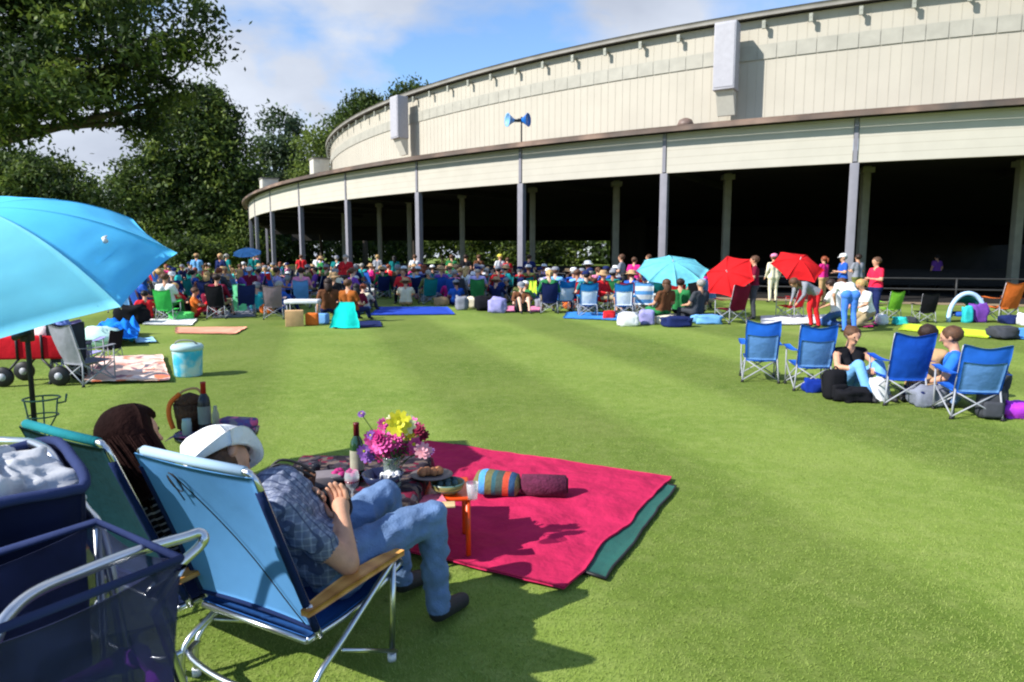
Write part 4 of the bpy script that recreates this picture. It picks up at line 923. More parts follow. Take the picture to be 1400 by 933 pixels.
# purple bag in the basket
M_pur = cloth('purple_nylon', (92, 40, 140), bump=.5, bscale=12, var=.35); M_lgrey = cloth('lavender_grey', (120, 108, 140), var=.2, bump=.4)
cp = (Ro + Nc + Fo + FNc) / 4 + (Ro - Nc) * .06; e3 = empty('soft_bag', (cp.x, cp.y, .43), math.atan2(ld.y, ld.x), 'purple and grey soft bag lying inside the navy mesh basket cart', 'bag')
mb = MB(); mb.box((0, 0, .12), (.36, .26, .26), M_lgrey, bev=.06); mb.build('bag_body', e3)
mb = MB(); mb.tube(cat_rom([(-.21, -.12, .24), (-.22, .0, .30), (-.21, .12, .26), (-.1, .15, .31), (.02, .14, .27), (.14, .15, .3), (.21, .12, .26), (.2, 0, .28), (.2, -.12, .25)], 5, True), [.022 + .010 * math.sin(i * 1.7) for i in range(45)], M_pur, 8, closed=True); mb.build('rim', e3)
# ---- blankets
def blanket(name, pts, z, m, label, cat, th=.012, wr=.012, n=36, edge=None, seed=0, curl=None):
    P = [Vector(p) for p in pts]
    def f(u, v):
        p = P[0].lerp(P[1], u).lerp(P[3].lerp(P[2], u), v)
        e_ = min(u, 1 - u, v, 1 - v)
        zz = z + wr * (nz(p.x * 3 + seed, p.y * 3) * .6 + nz(p.x * 8, p.y * 8 + seed) * .35 + .25) * (.35 + min(1, e_ * 8))
        p2 = p + Vector((nz(u * 5, seed + v * 5), nz(v * 5, seed + u * 5 + 9), 0)) * .035 + Vector((nz(u * 17, seed + v * 15), nz(v * 17, seed + u * 15 + 9), 0)) * .008
        return Vector((p2.x, p2.y, max(zz, .016)))
    c = sum(P, Vector((0, 0, 0))) / 4; c.z = 0
    mb = MB(); mb.patch(lambda u, v: f(u, v) - c, n, n, m, th)
    e_ = empty(name, c, 0, label, cat) if edge else None
    if edge:
        mb.build('sheet', e_); mb2 = MB(); pr_ = [f(i / 20, 0) for i in range(20)] + [f(1, i / 20) for i in range(20)] + [f(1 - i / 20, 1) for i in range(20)] + [f(0, 1 - i / 20) for i in range(20)]
        mb2.tube([p - c for p in pr_], .009, edge, 6, closed=True); mb2.build('border', e_); return e_
    o = mb.build(name, None, c); tag(o, label, cat); return o
M_red = mat('crimson_fleece', srgb(174, 36, 76), rough=.95, var=.16, scale=3.5, bump=1.0, bscale=11, spec=.08)
M_grn = mat('green_tarp', srgb(30, 82, 74), rough=.6, var=.12, scale=6, bump=.4, bscale=16)
B1, B2, B3 = G(585, 608), G(918, 657), G(771, 812); B4 = B1 + (B3 - B2)
blanket('blanket', [B4, B3, B2, B1], .034, M_red, 'large crimson picnic blanket spread on the lawn', 'blanket', wr=.032, n=90)
G2_, G3_ = G(924, 668), G(828, 796); blanket('ground_sheet', [G3_ + Vector((-1.7, 1.12, 0)), G3_, G2_, G2_ + Vector((-1.7, 1.12, 0))], .018, M_grn, 'dark green waterproof sheet showing under the crimson blanket', 'ground sheet', th=.006, wr=.008, edge=M_black, seed=5)
# ---- low table with patterned cloth
TZ = .45; TX0, TX1, TY0, TY1 = -1.30, -.50, 3.46, 4.18
e = empty('low_table', (-.9, 3.82, 0), 0, 'low folding picnic table beyond the knees of the man', 'table')
M_wood2 = mat('brown_table_wood', srgb(120, 84, 56), rough=.5, var=.2, scale=8)
mb = MB(); mb.box((0, 0, TZ - .025), (.78, .70, .025), M_wood2, bev=.004); mb.build('tabletop', e)
for x in (-.34, .34):
    for y in (-.3, .3): mb = MB(); mb.tube([(x, y, TZ - .03), (x * 1.05, y * 1.05, 0)], .012, M_darkmetal, 8); mb.build('leg', e)
M_pat = mat('patterned_cloth', (.1, .1, .1), rough=.95, pattern=blotch_pattern([(0, srgb(46, 38, 46)), (.3, srgb(102, 28, 50)), (.5, srgb(64, 58, 66)), (.68, srgb(32, 28, 38)), (.88, srgb(98, 84, 78))], 26), var=.3, scale=18, bump=.4, spec=.1)
mb = MB()
def tcl(u, v):
    x = (u - .5) * 1.02; y = (v - .5) * .94; ex = max(0, abs(x) - .39); ey = max(0, abs(y) - .35); d_ = max(ex, ey)
    xx = math.copysign(min(abs(x), .405 + .12 * ex + .01 * nz(y * 9, 3)), x); yy = math.copysign(min(abs(y), .362 + .12 * ey + .01 * nz(x * 9, 7)), y)
    return (xx, yy, TZ + .004 - d_ * .95 + .003 * nz(x * 12, y * 12))
mb.patch(tcl, 50, 46, M_pat, -.003); o = mb.build('tablecloth', None, (-.9, 3.82, 0)); tag(o, 'dark red and grey patterned cloth draped over the low picnic table', 'tablecloth')
TT = TZ + .009
def on_table(px, py, z=None): return G(px, py, z if z is not None else TT)
# wine bottle
M_gl = mat('green_bottle_glass', (.012, .045, .014), rough=.06, var=0, spec=.8); M_label = mat('cream_label', srgb(150, 148, 128), rough=.8, var=.2, scale=20); M_caps = mat('dark_red_foil', srgb(92, 16, 24), rough=.35, var=.1)
def bottle(p, label, caps=M_caps, glass=M_gl, lab=M_label, h=.32):
    e = empty('wine_bottle', p, 0, label, 'bottle'); s = h / .32
    mb = MB(); mb.lathe([(.034 * s, 0), (.0375 * s, .008 * s), (.0375 * s, .19 * s), (.032 * s, .22 * s), (.0155 * s, .25 * s), (.0145 * s, .3 * s)], glass, 22); mb.build('glass', e)
    mb = MB(); mb.lathe([(.0165 * s, .235 * s), (.0155 * s, .305 * s), (.0165 * s, .308 * s), (.0165 * s, .32 * s), (.001, .321 * s)], caps, 16); mb.build('capsule', e)
    mb = MB(); mb.lathe([(.0383 * s, .06 * s), (.0383 * s, .17 * s)], lab, 22, cap=False); mb.build('label', e); return e
bp = on_table(489, 656); bottle(bp, 'green wine bottle with dark red foil standing on the low picnic table')
# vase with flowers
vp = on_table(536, 664); M_vase = mat('clear_vase_glass', (.30, .36, .34), rough=.05, var=0, spec=.8, alpha=.5)
e = empty('flower_vase', vp, 0, 'bouquet of pink and yellow flowers in a clear glass vase on the low table', 'flower vase')
mb = MB(); mb.lathe([(.045, 0), (.05, .01), (.042, .07), (.05, .15), (.056, .16)], M_vase, 20); mb.build('vase', e)
M_leaf = mat('flower_leaf', (.05, .11, .02), rough=.5, var=.4, scale=20, transl=.3)
mb = MB(); rf = random.Random(3); FL = []
spec_ = [(-.14, .20, 'v', .03), (.03, .325, 'p', .042), (.055, .36, 'y', .055), (.085, .345, 'w', .045), (.02, .30, 'y', .032), (-.03, .25, 'p', .05), (-.085, .225, 'p', .045), (-.055, .285, 'm', .035), (0.02, .245, 'p', .045), (-.02, .20, 'm', .045),
         (.09, .27, 'y', .03), (.14, .29, 'r', .035), (.165, .255, 'r', .03), (.175, .20, 'k', .04), (-.11, .255, 'p', .035), (-.12, .17, 'v', .035), (.06, .20, 'm', .035), (-.06, .145, 'm', .04), (.205, .18, 'v', .02), (.10, .315, 'p', .035), (.11, .22, 'p', .04), (-.04, .33, 'p', .03), (-.165, .375, 'v', .018), (.0, .345, 'w', .03), (.05, .29, 'p', .03), (-.09, .295, 'v', .02)]
fm = {'p': mat('petal_pink', srgb(224, 92, 168), rough=.6, var=.25, scale=40, transl=.25), 'm': mat('petal_magenta', srgb(190, 44, 122), rough=.6, var=.25, scale=40, transl=.25), 'y': mat('petal_yellow', srgb(226, 220, 60), rough=.6, var=.15, scale=40, transl=.25), 'w': mat('petal_cream', srgb(226, 228, 180), rough=.6, var=.1, transl=.25),
      'v': mat('petal_violet', srgb(150, 100, 180), rough=.6, var=.2, transl=.25), 'r': mat('petal_crimson', srgb(132, 24, 60), rough=.6, var=.2, transl=.2), 'k': mat('petal_blush', srgb(232, 170, 180), rough=.6, var=.1, transl=.25)}
for i, (x, z, k, r) in enumerate(spec_):
    y = rf.uniform(-.08, .08); c = Vector((x, y, z)); s0 = Vector((rf.uniform(-.02, .02), rf.uniform(-.02, .02), .06))
    mb.tube(cat_rom([s0, s0.lerp(c, .5) + Vector((0, 0, .03)), c], 4), .0025, M_leaf, 5)
    FL.append((c, k, r))
for i in range(150):
    a = rf.uniform(0, 2 * PI); t = rf.uniform(.2, 1); c = Vector((math.cos(a) * .13 * t + .01, math.sin(a) * .1 * t, .14 + rf.uniform(0, .17) * t)); dr = Vector((rf.uniform(-1, 1), rf.uniform(-1, 1), rf.uniform(-.4, .9))).normalized(); sd = dr.cross(Vector((rf.uniform(-.4, .4), 0, 1))).normalized(); l = rf.uniform(.025, .05)
    mb.add([c, c + dr * l * .5 + sd * l * .22, c + dr * l, c + dr * l * .5 - sd * l * .22], [(0, 1, 2, 3)], M_leaf)
mb.build('stems', e)
for c, k, r in FL:
    mb = MB(); r *= 1.25
    face = Vector((rf.uniform(-.4, .4), -.8, rf.uniform(.1, .9))).normalized(); Mq = Vector((0, 0, 1)).rotation_difference(face).to_matrix()
    for ring, (nn, rr, zz) in enumerate(((10, 1.0, 0), (8, .72, .25), (6, .42, .42))):
        for j in range(nn):
            a = 2 * PI * j / nn + ring * .4 + rf.uniform(-.1, .1); d = Vector((math.cos(a), math.sin(a), 0)); s_ = Vector((-d.y, d.x, 0)); up = Vector((0, 0, 1))
            pts = [up * r * zz * .5, d * r * rr * .5 + s_ * r * .3 + up * r * (zz + .12), d * r * rr + s_ * r * .12 + up * r * (zz + .2), d * r * rr - s_ * r * .12 + up * r * (zz + .2), d * r * rr * .5 - s_ * r * .3 + up * r * (zz + .12)]
            mb.add([c + Mq @ p for p in pts], [(0, 1, 2, 3, 4)], fm[k], True)
    mb.ball(c + Mq @ Vector((0, 0, r * .35)), r * .28, fm['y'] if k in 'pv' else fm[k], 8); mb.build('flower', e)
# other things on the table
M_blk = mat('dark_glaze', (.02, .022, .03), rough=.25, var=.2); M_wic = mat('brown_wicker', srgb(74, 46, 30), rough=.8, var=.4, scale=30, bump=.8, bscale=70)
p = on_table(472, 660); e = empty('dark_bowl', p, 0, 'dark shallow bowl with pink fruit beside the wine bottle', 'bowl')
mb = MB(); mb.lathe([(.04, 0), (.1, .03), (.115, .055), (.108, .055), (.09, .03), (.001, .012)], M_blk, 24, sy=.8); mb.build('bowl', e)
mb = MB(); [mb.ball((rf.uniform(-.06, .06), rf.uniform(-.04, .04), .05), .024, fm['m'], 8) for _ in range(10)]; mb.build('fruit', e)
p = on_table(524, 668); e = empty('serving_bowl', p, 0, 'navy serving bowl with a white napkin in front of the flower vase', 'bowl')
mb = MB(); mb.lathe([(.045, 0), (.09, .04), (.11, .085), (.104, .085), (.08, .04), (.001, .02)], mat('navy_glaze', srgb(36, 44, 74), rough=.2, var=.2), 24); mb.build('bowl', e)
mb = MB(); mb.patch(lambda u, v: (.01 + (u - .2) * .11, (v - .5) * .09, .065 + .04 * nz(u * 4, v * 4) + .02 * math.sin(3 * u)), 12, 12, M_white, .003); mb.build('napkin', e)
M_clear = mat('clear_glass', (.8, .82, .84), rough=.05, var=0, spec=1.0, alpha=.35)
p = on_table(482, 690); e = empty('wine_glass', p, 0, 'clear stemmed wine glass at the near edge of the patterned cloth', 'glass')
mb = MB(); mb.lathe([(.033, 0), (.004, .006), (.004, .07), (.03, .10), (.037, .14), (.032, .17)], M_clear, 20, cap=False); mb.build('bowl', e); mb = MB(); mb.lathe([(.001, .085), (.03, .105), (.035, .125), (.001, .126)], mat('red_wine', (.12, .005, .02), rough=.05, var=0), 18); mb.build('wine', e)
p = on_table(395, 688); p.x -= .02; e = empty('picnic_basket', p + Vector((0, .06, 0)), .1, 'dark brown wicker basket with black handles on the left of the low table', 'basket')
mb = MB(); mb.lathe([(.11, 0), (.13, .06), (.14, .12), (.132, .12), (.12, .02), (.001, .02)], M_wic, 24, sy=.75); mb.build('basket_body', e)
mb = MB(); mb.ball((-.04, 0, .12), (.09, .08, .06), M_black, 14, jit=.2); mb.build('liner', e)
mb = MB(); mb.ball((.05, -.03, .13), (.035, .03, .02), M_white, 10); mb.build('napkin', e)
for s in (-1, 1): mb = MB(); mb.tube(cat_rom([(-.12, s * .03, .12), (-.05, s * .04, .19), (.05, s * .04, .17), (.13, s * .03, .12)], 5), .007, M_black, 6); mb.build('handle', e)
p = on_table(447, 662); mb = MB(); mb.box((0, 0, .03), (.15, .13, .06), mat('faded_grey_box', srgb(120, 112, 116), rough=.9, var=.2), bev=.008); o = mb.build('snack_box', None, p, .3); tag(o, 'greyish snack box between the wicker basket and the wine bottle', 'box')
p = on_table(440, 640, TT + .0); e = empty('sunglasses', on_table(424, 646), .3, 'dark sunglasses lying behind the wicker basket on the low table', 'sunglasses')
for s in (-1, 1): mb = MB(); mb.lathe([(.001, 0), (.026, .002), (.024, .006)], M_blk, 14, (s * .032, 0, .025), Matrix.Rotation(PI / 2, 3, 'X')); mb.build('lens', e); 
mb = MB(); mb.tube([(-.06, .12, .03), (-.058, 0, .035), (.058, 0, .035), (.06, .12, .03)], .004, M_black, 6); mb.build('frame', e)
p = on_table(590, 652); e = empty('bread_tray', p, .2, 'tan bread on a grey tray at the far right corner of the low table', 'tray')
mb = MB(); mb.lathe([(.08, 0), (.12, .015), (.115, .018), (.001, .006)], mat('grey_tray', srgb(92, 84, 84), rough=.5, var=.2), 22); mb.build('tray', e)
for i in range(4): mb = MB(); mb.ball((-.05 + i * .03, .01 * (i % 2), .03), (.03, .05, .022), mat('bread_crust', srgb(164, 108, 72), rough=.8, var=.25, scale=20), 10, jit=.2, seed=i); mb.build('bread', e)
# orange stool table
M_or = mat('orange_lacquer', srgb(226, 76, 22), rough=.3, var=.06); oc = Vector((-.375, 3.81, 0)); e = empty('side_table', oc, .12, 'small orange lacquered side table right of the knees of the man', 'side table')
mb = MB(); mb.box((0, 0, .365), (.27, .36, .022), M_or, bev=.008); mb.build('tabletop', e)
for x in (-.18, .02 + .0):
    pass
for x, y in ((-.11, -.155), (.115, -.155), (-.11, .155), (.11, .155)): mb = MB(); mb.tube([(x, y, .355), (x * 1.02, y * 1.04, 0)], .0145, M_or, 8); mb.build('leg', e)
STZ = .379
p = G(612, 674, STZ); e = empty('salad_bowl', p, 0, 'olive and teal patterned bowl on the orange side table', 'bowl')
mb = MB(); mb.lathe([(.05, 0), (.085, .03), (.095, .065), (.09, .065), (.075, .035), (.001, .03)], mat('olive_glaze', (.1, .1, .1), rough=.35, pattern=stripes_pattern([(0, srgb(120, 116, 70)), (.55, srgb(84, 116, 110)), (.8, srgb(160, 150, 90))], 2, 26), var=.25), 24); mb.build('bowl', e)
mb = MB(); [mb.ball((rf.uniform(-.05, .05), rf.uniform(-.05, .05), .06), .02, mat('salad_green', srgb(70, 92, 96), var=.4, scale=30), 8, jit=.3, seed=i) for i in range(12)]; mb.build('salad', e)
p = G(646, 682, STZ); mb = MB(); mb.lathe([(.026, 0), (.034, .09), (.033, .09), (.025, .006), (.001, .005)], M_clear, 18); o = mb.build('plastic_cup', None, p); tag(o, 'clear plastic cup on the orange side table beside the bowl', 'cup')
p = G(588, 684, STZ); mb = MB(); mb.patch(lambda u, v: ((u - .5) * .15, (v - .5) * .13, .006 + .012 * abs(nz(u * 5, v * 5))), 10, 10, mat('pink_napkin', srgb(226, 110, 130), var=.1), .003); o = mb.build('napkin', None, p, .3); tag(o, 'pink paper napkin at the left edge of the orange side table', 'napkin')
p = G(604, 692, STZ); mb = MB(); mb.box((0, 0, .006), (.14, .07, .012), mat('pale_wood_board', srgb(214, 180, 130), rough=.6, var=.15), bev=.003); o = mb.build('cracker_board', None, p, .1); tag(o, 'pale wooden cracker board on the near edge of the orange table', 'board')
# striped cushion and rolled blanket
M_strp = mat('striped_cushion_cloth', (.1, .1, .1), rough=.9, pattern=stripes_pattern([(0, srgb(64, 78, 72)), (.16, srgb(196, 74, 50)), (.3, srgb(44, 76, 110)), (.44, srgb(110, 104, 66)), (.6, srgb(80, 150, 214)), (.74, srgb(104, 100, 62)), (.9, srgb(48, 90, 100))], 0, 3.4, coord='Object'), var=.12, scale=40, bump=.3)
p = G(680, 692); mb = MB(); mb.box((0, 0, 0), (.33, .2, .15), M_strp, bev=.065); 
mb.v = [(x * (1 - .25 * (abs(z) / .08) ** 2 * .3), y, z + .012 * nz(x * 9, y * 9, z * 9)) for x, y, z in mb.v]; o = mb.build('cushion', None, p + Vector((0, .1, .13)), -.12); o.rotation_euler = (0, .05, -.15); tag(o, 'striped multicolour cushion on the crimson blanket beside the orange table', 'cushion')
M_plum = mat('plum_wool', srgb(84, 28, 54), rough=.95, var=.3, scale=30, bump=.6, bscale=60)
p = G(744, 692); e = empty('rolled_blanket', p + Vector((0, .08, .115)), -.08, 'rolled plum coloured wool blanket right of the striped cushion', 'rolled blanket')
Mx = Matrix.Rotation(PI / 2, 3, 'Y'); mb = MB(); mb.lathe([(.055, -.155), (.075, -.15), (.078, 0), (.075, .15), (.06, .158)], M_plum, 24, (0, 0, 0), Mx, sy=1.05); mb.build('roll', e)
mb = MB(); mb.tube([(.162, .058 * (1 - i / 40) * math.cos(i * .45), .058 * (1 - i / 40) * math.sin(i * .45)) for i in range(38)], .006, M_black, 5); mb.build('end_spiral', e)
# ---- the little table with bottle and basket beyond the man
bt = at(285, 590, 4.7); TZ2 = bt.z; e = empty('tray_table', (bt.x + .06, bt.y, 0), .15, 'small dark tray table beyond the white hat with a purple cloth', 'tray table')
mb = MB(); mb.lathe([(.25, TZ2 - .03), (.27, TZ2 - .03), (.275, TZ2), (.25, TZ2 - .012)], M_blk, 26); mb.build('tabletop', e)
for a in (.6, 2.7, 4.7): mb = MB(); mb.tube([(.12 * math.cos(a), .12 * math.sin(a), TZ2 - .03), (.24 * math.cos(a), .24 * math.sin(a), 0)], .012, M_darkmetal, 8); mb.build('leg', e)
tb = Vector((bt.x, bt.y, TZ2)); M_pp = mat('pink_violet_cloth', (.1, .1, .1), rough=.9, pattern=blotch_pattern([(0, srgb(96, 70, 120)), (.35, srgb(198, 96, 140)), (.6, srgb(120, 110, 120)), (.8, srgb(84, 80, 130))], 24), var=.2)
mb = MB(); mb.patch(lambda u, v: ((u - .5) * .52, (v - .5) * .36, .006 - .06 * max(0, abs(u - .5) - .4) * 4 + .006 * nz(u * 6, v * 6)), 20, 14, M_pp, -.004); o = mb.build('cloth_mat', None, tb + Vector((.04, 0, .0)), .1); tag(o, 'violet patterned cloth under the dark basket on the tray table', 'cloth')
q = at(318, 590, 4.72); mb = MB(); mb.box((0, 0, .04), (.26, .16, .07), M_pp, bev=.03); o = mb.build('folded_cloth', None, Vector((q.x + .03, q.y, TZ2 + .012)), -.2); tag(o, 'folded pink and violet cloth at the right end of the tray table', 'cloth')
q = at(262, 590, 4.7); e = empty('picnic_basket', Vector((q.x, q.y, TZ2 + .008)), .2, 'dark wicker basket with an orange strap beside the black wine bottle', 'basket')
mb = MB(); mb.lathe([(.07, 0), (.1, .1), (.11, .19), (.104, .19), (.09, .02), (.001, .02)], M_wic, 20, sy=.8); mb.build('basket_body', e)
mb = MB(); mb.ball((.0, 0, .2), (.09, .07, .06), M_wic, 12, jit=.4, seed=2); mb.build('contents', e)
mb = MB(); mb.tube(cat_rom([(-.1, -.06, .03), (-.125, -.05, .12), (-.12, -.02, .2), (-.06, 0, .26)], 5), .016, mat('orange_strap', srgb(222, 104, 36), var=.15), 6); mb.build('strap', e)
mb = MB(); mb.tube(cat_rom([(-.09, 0, .19), (-.05, 0, .27), (.05, 0, .29), (.1, 0, .2)], 5), .009, mat('tan_handle', srgb(190, 140, 100), var=.2), 6); mb.build('handle', e)
q = at(281, 592, 4.62); bottle(Vector((q.x, q.y, TZ2 + .012)), 'black wine bottle with red foil on the tray table behind the hat', caps=mat('red_foil', srgb(150, 30, 24), rough=.35, var=.1), glass=M_blk, lab=mat('grey_label', srgb(120, 124, 120), var=.2), h=.35)
q = at(256, 594, 4.56); mb = MB(); mb.lathe([(.03, 0), (.032, .08), (.028, .095), (.028, .11), (.001, .112)], mat('pale_jar', srgb(150, 170, 170), rough=.2, var=.2), 16); o = mb.build('jar', None, Vector((q.x, q.y, TZ2 + .012))); tag(o, 'small pale jar in front of the dark basket on the tray table', 'jar')
q = at(296, 594, 4.6); mb = MB(); mb.lathe([(.022, 0), (.024, .13), (.012, .17), (.012, .19), (.001, .192)], mat('clear_bottle', srgb(150, 150, 140), rough=.15, var=.2, alpha=.7), 16); o = mb.build('water_bottle', None, Vector((q.x, q.y, TZ2 + .012))); tag(o, 'clear small bottle just right of the black wine bottle', 'bottle')
# ---- left middle distance
p = G(258, 514); e = empty('cooler_bag', p, 0, 'round cyan patterned cooler bag standing alone on the grass', 'cooler bag')
M_cyb = mat('cyan_white_print', (.1, .1, .1), rough=.6, pattern=blotch_pattern([(0, srgb(30, 160, 196)), (.42, srgb(60, 178, 208)), (.58, srgb(170, 206, 206)), (.72, srgb(196, 196, 190))], 5, vor=False), var=.15)
mb = MB(); mb.lathe([(.17, 0), (.18, .02), (.2, .38), (.205, .42), (.19, .43)], M_cyb, 26); mb.build('bag_body', e)
mb = MB(); mb.lathe([(.212, .37), (.214, .42), (.19, .45), (.001, .46)], mat('pale_lid', srgb(170, 196, 196), var=.15), 26); mb.build('lid', e)
mb = MB(); mb.tube(cat_rom([(-.19, 0, .4), (-.1, -.05, .5), (.1, -.05, .5), (.19, 0, .4)], 5), .012, mat('grey_strap', srgb(120, 120, 116), var=.1), 6); mb.build('handle', e)
M_flor = mat('peach_floral_print', (.1, .1, .1), rough=.95, pattern=blotch_pattern([(0, srgb(222, 188, 170)), (.45, srgb(212, 150, 130)), (.6, srgb(224, 200, 188)), (.8, srgb(150, 110, 116)), (.92, srgb(222, 120, 84))], 7), var=.15, scale=6, bump=.4, bscale=12)
blanket('blanket', [G(112, 526), G(232, 524), G(222, 489), G(128, 492)], .05, M_flor, 'peach floral blanket on the grass left of the cyan cooler bag', 'blanket', wr=.06, n=30, seed=2)
M_peach = mat('peach_towel', srgb(226, 150, 122), rough=.95, var=.2, scale=3, bump=.4, bscale=8)
blanket('towel', [G(240, 457), G(322, 458), G(338, 449), G(240, 449)], .03, M_peach, 'flat peach towel lying alone before the left crowd', 'towel', wr=.03, n=16, seed=3)
M_b1 = cloth('bright_blue', (24, 116, 214)); M_bl2 = cloth('pale_blue', (150, 196, 226))
blanket('blanket', [G(122, 476), G(188, 474), G(192, 456), G(130, 456)], .12, M_b1, 'rumpled bright blue blanket behind the folded grey chairs', 'blanket', wr=.34, n=24, seed=8)
blanket('towel', [G(186, 471), G(214, 470), G(210, 465), G(184, 466)], .04, M_bl2, 'pale grey blue towel end right of the rumpled blue blanket', 'towel', wr=.06, n=10, seed=9)
mb = MB(); mb.ball((0, 0, .17), (.42, .25, .2), mat('mint_cloth', srgb(190, 226, 216), var=.1), 16, jit=.4, seed=4); q = G(136, 474); o = mb.build('cloth_bundle', None, q); tag(o, 'pale mint cloth bundle on the rumpled bright blue blanket', 'bundle')
# red wagon
p = G(58, 524); e = empty('folding_wagon', p, .12, 'red folding wagon with black wheels loaded with bags below the umbrella', 'wagon'); M_redw = cloth('red_wagon_canvas', (176, 22, 34), bump=.5, bscale=8)
mb = MB(); mb.box((0, 0, .5), (.86, .46, .30), M_redw, bev=.03); mb.build('tub', e)
for x in (-.34, .34):
    for y in (-.24, .24):
        wv = mb = MB(); mb.lathe([(.03, -.03), (.12, -.03), (.13, -.015), (.13, .015), (.12, .03), (.03, .03)], M_black, 20, (x, y, .13), Matrix.Rotation(PI / 2, 3, 'X')); wo_ = mb.build('wheel', e)
        mb = MB(); mb.lathe([(.001, -.034), (.05, -.033), (.05, .033), (.001, .034)], M_steelgrey, 14, (x, y, .13), Matrix.Rotation(PI / 2, 3, 'X')); mb.build('rim', wo_)
for x in (-.34, .34):
    for y in (-.24, .24): mb = MB(); mb.tube([(x, y, .13), (x * .4, y * .96, .36)], .015, M_black, 6); mb.build('strut', e)
for x in (-.43, -.15, .15, .43): mb = MB(); mb.tube([(x, -.238, .36), (x, -.238, .67)], .016, M_black, 6); mb.build('side_bar', e)
for i, (x, c, r, lb) in enumerate(((-.3, (190, 60, 66), .13, 'red cloth bag at the left end of the red wagon'), (-.12, (96, 130, 100), .12, 'grey green bag in the red wagon'), (.1, (220, 196, 196), .15, 'white paper bag in the middle of the red wagon'), (.3, (110, 130, 190), .13, 'blue and white bag at the right end of the wagon'))):
    mb = MB(); mb.ball((0, 0, 0), (r, r, r * 1.1), cloth('bag%d' % i, c, bump=.6), 14, jit=.5, seed=i); a = .12; o = mb.build('packed_bag', None, p + Vector((x * math.cos(a), x * math.sin(a), .70))); tag(o, lb, 'bag')
# ================================================================== CAMP CHAIRS
def camp_chair_parts(fab, arm_fab=None, panel=None):
    e = empty('camp_chair'); W = .195
    def post(t, x, off=0): return Vector((x, -.19 - .15 * t - off, .28 + .53 * t))
    mb = MB()
    def bf(u, v):
        x = (u - .5) * 2 * (W + .026 - .02 * (1 - v)) * (1 - .05 * max(0, v - .8) * 5 * abs(2 * u - 1)); c = 1 - (2 * u - 1) ** 2
        return post(v * (1.02 - .075 * c * c * v), x, .045 * c * (.4 + .6 * math.sin(PI * v)) + .016 + .006 * nz(u * 5, v * 5))
    mb.patch(bf, 14, 14, fab, .006); mb.build('backrest', e)
    if panel:
        mb = MB(); mb.patch(lambda u, v: bf(.06 + .88 * u, .04 + .62 * v) + Vector((0, -.005, -.002)), 10, 10, panel, .002); mb.build('mesh_panel', CHILD[e.name][0])
    mb = MB(); mb.patch(lambda u, v: ((u - .5) * 2 * W, -.2 + .43 * v, .30 - .055 * (1 - (2 * u - 1) ** 2) * math.sin(PI * min(1, v + .1)) + .01 * v), 10, 10, fab, .006); mb.build('seat', e)
    for s in (-1, 1):
        mb = MB(); mb.patch(lambda u, v: (s * (W + .025) + (v - .5) * .085, -.27 + .5 * u, 0.50 + .01 * u - .018 * math.sin(PI * u)), 8, 3, arm_fab or fab, .006); mb.build('armrest', e)
        mb = MB(); mb.tube([(s * W, -.17, .25), post(.5, s * (W + .006)), post(1, s * (W + .012))], .0095, M_steelgrey, 6); mb.build('back_post', e)
        mb = MB(); mb.tube([(s * (W + .02), .22, .02), (s * (W + .025), .22, .50)], .0095, M_steelgrey, 6); mb.lathe([(.022, 0), (.018, .03)], M_black, 8, (s * (W + .02), .22, 0)); mb.build('leg', e)
        mb = MB(); mb.tube([(s * (W + .03), -.24, .02), (s * (W + .0), -.21, .33)], .0095, M_steelgrey, 6); mb.lathe([(.022, 0), (.018, .03)], M_black, 8, (s * (W + .03), -.24, 0)); mb.build('leg', e)
    for a, b in ((((-1, -.24), (1, -.2))), ((1, -.235), (-1, -.205)), ((-1, .22), (1, .2)), ((1, .225), (-1, .205))):
        mb = MB(); mb.tube([(a[0] * (W + .03), a[1], .03), (b[0] * (W - .01), b[1], .29)], .0085, M_steelgrey, 6); mb.build('cross_brace', e)
    for s in (-1, 1):
        mb = MB(); mb.tube([(s * (W + .03), -.23, .04), (s * (W + .022), .21, .28)], .0085, M_steelgrey, 6); mb.tube([(s * (W + .035), .21, .04), (s * (W + .015), -.2, .28)], .0085, M_steelgrey, 6); mb.build('side_brace', e)
    return e
F_cb = cloth('camp_blue', (40, 104, 204), transl=.2, bump=.3, bscale=10); P_grey = cloth('camp_mesh_grey', (96, 142, 200), transl=.2)
proto = camp_chair_parts(F_cb, None, P_grey); protoB = None
def put_chair(src, loc, rz, label, fab=None, group=None, sc_=1.0, first=False):
    c = src if first else copy_tree(src); c.location = loc; c.rotation_euler = (0, 0, rz); c.scale = sc_ if isinstance(sc_, tuple) else (sc_,) * 3
    for k in ('label', 'category', 'group'):
        if k in c: del c[k]
    tag(c, label, 'camp chair', group)
    if fab is not None:
        for ch in CHILD.get(c.name, []):
            if ch.name.split('.')[0] in ('backrest', 'seat', 'armrest'): setmat(ch, 0, fab)
    return c
GB = 'blue camp chairs on the right of the lawn'
put_chair(proto, G(1037, 519), -.25, 'leftmost of the four blue camp chairs on the right lawn, backs turned', group=GB, first=True, sc_=(1.02, 1.1, 1.03))
put_chair(proto, G(1104, 530), -.15, 'blue camp chair just left of the girl in the black tank top', group=GB, sc_=(1.02, 1.1, 1.03))
plain = camp_chair_parts(F_cb)
put_chair(plain, G(1225, 549), -.12, 'deep blue camp chair between the girl and the two boys', fab=cloth('camp_blue_deep', (30, 84, 188), transl=.2, bump=.4, bscale=10), group=GB, first=True, sc_=(1.02, 1.1, 1.03))
put_chair(proto, G(1320, 567), -.2, 'nearest blue camp chair, in front of the boy in the blue shirt', group=GB, sc_=(1.06, 1.1, .97))
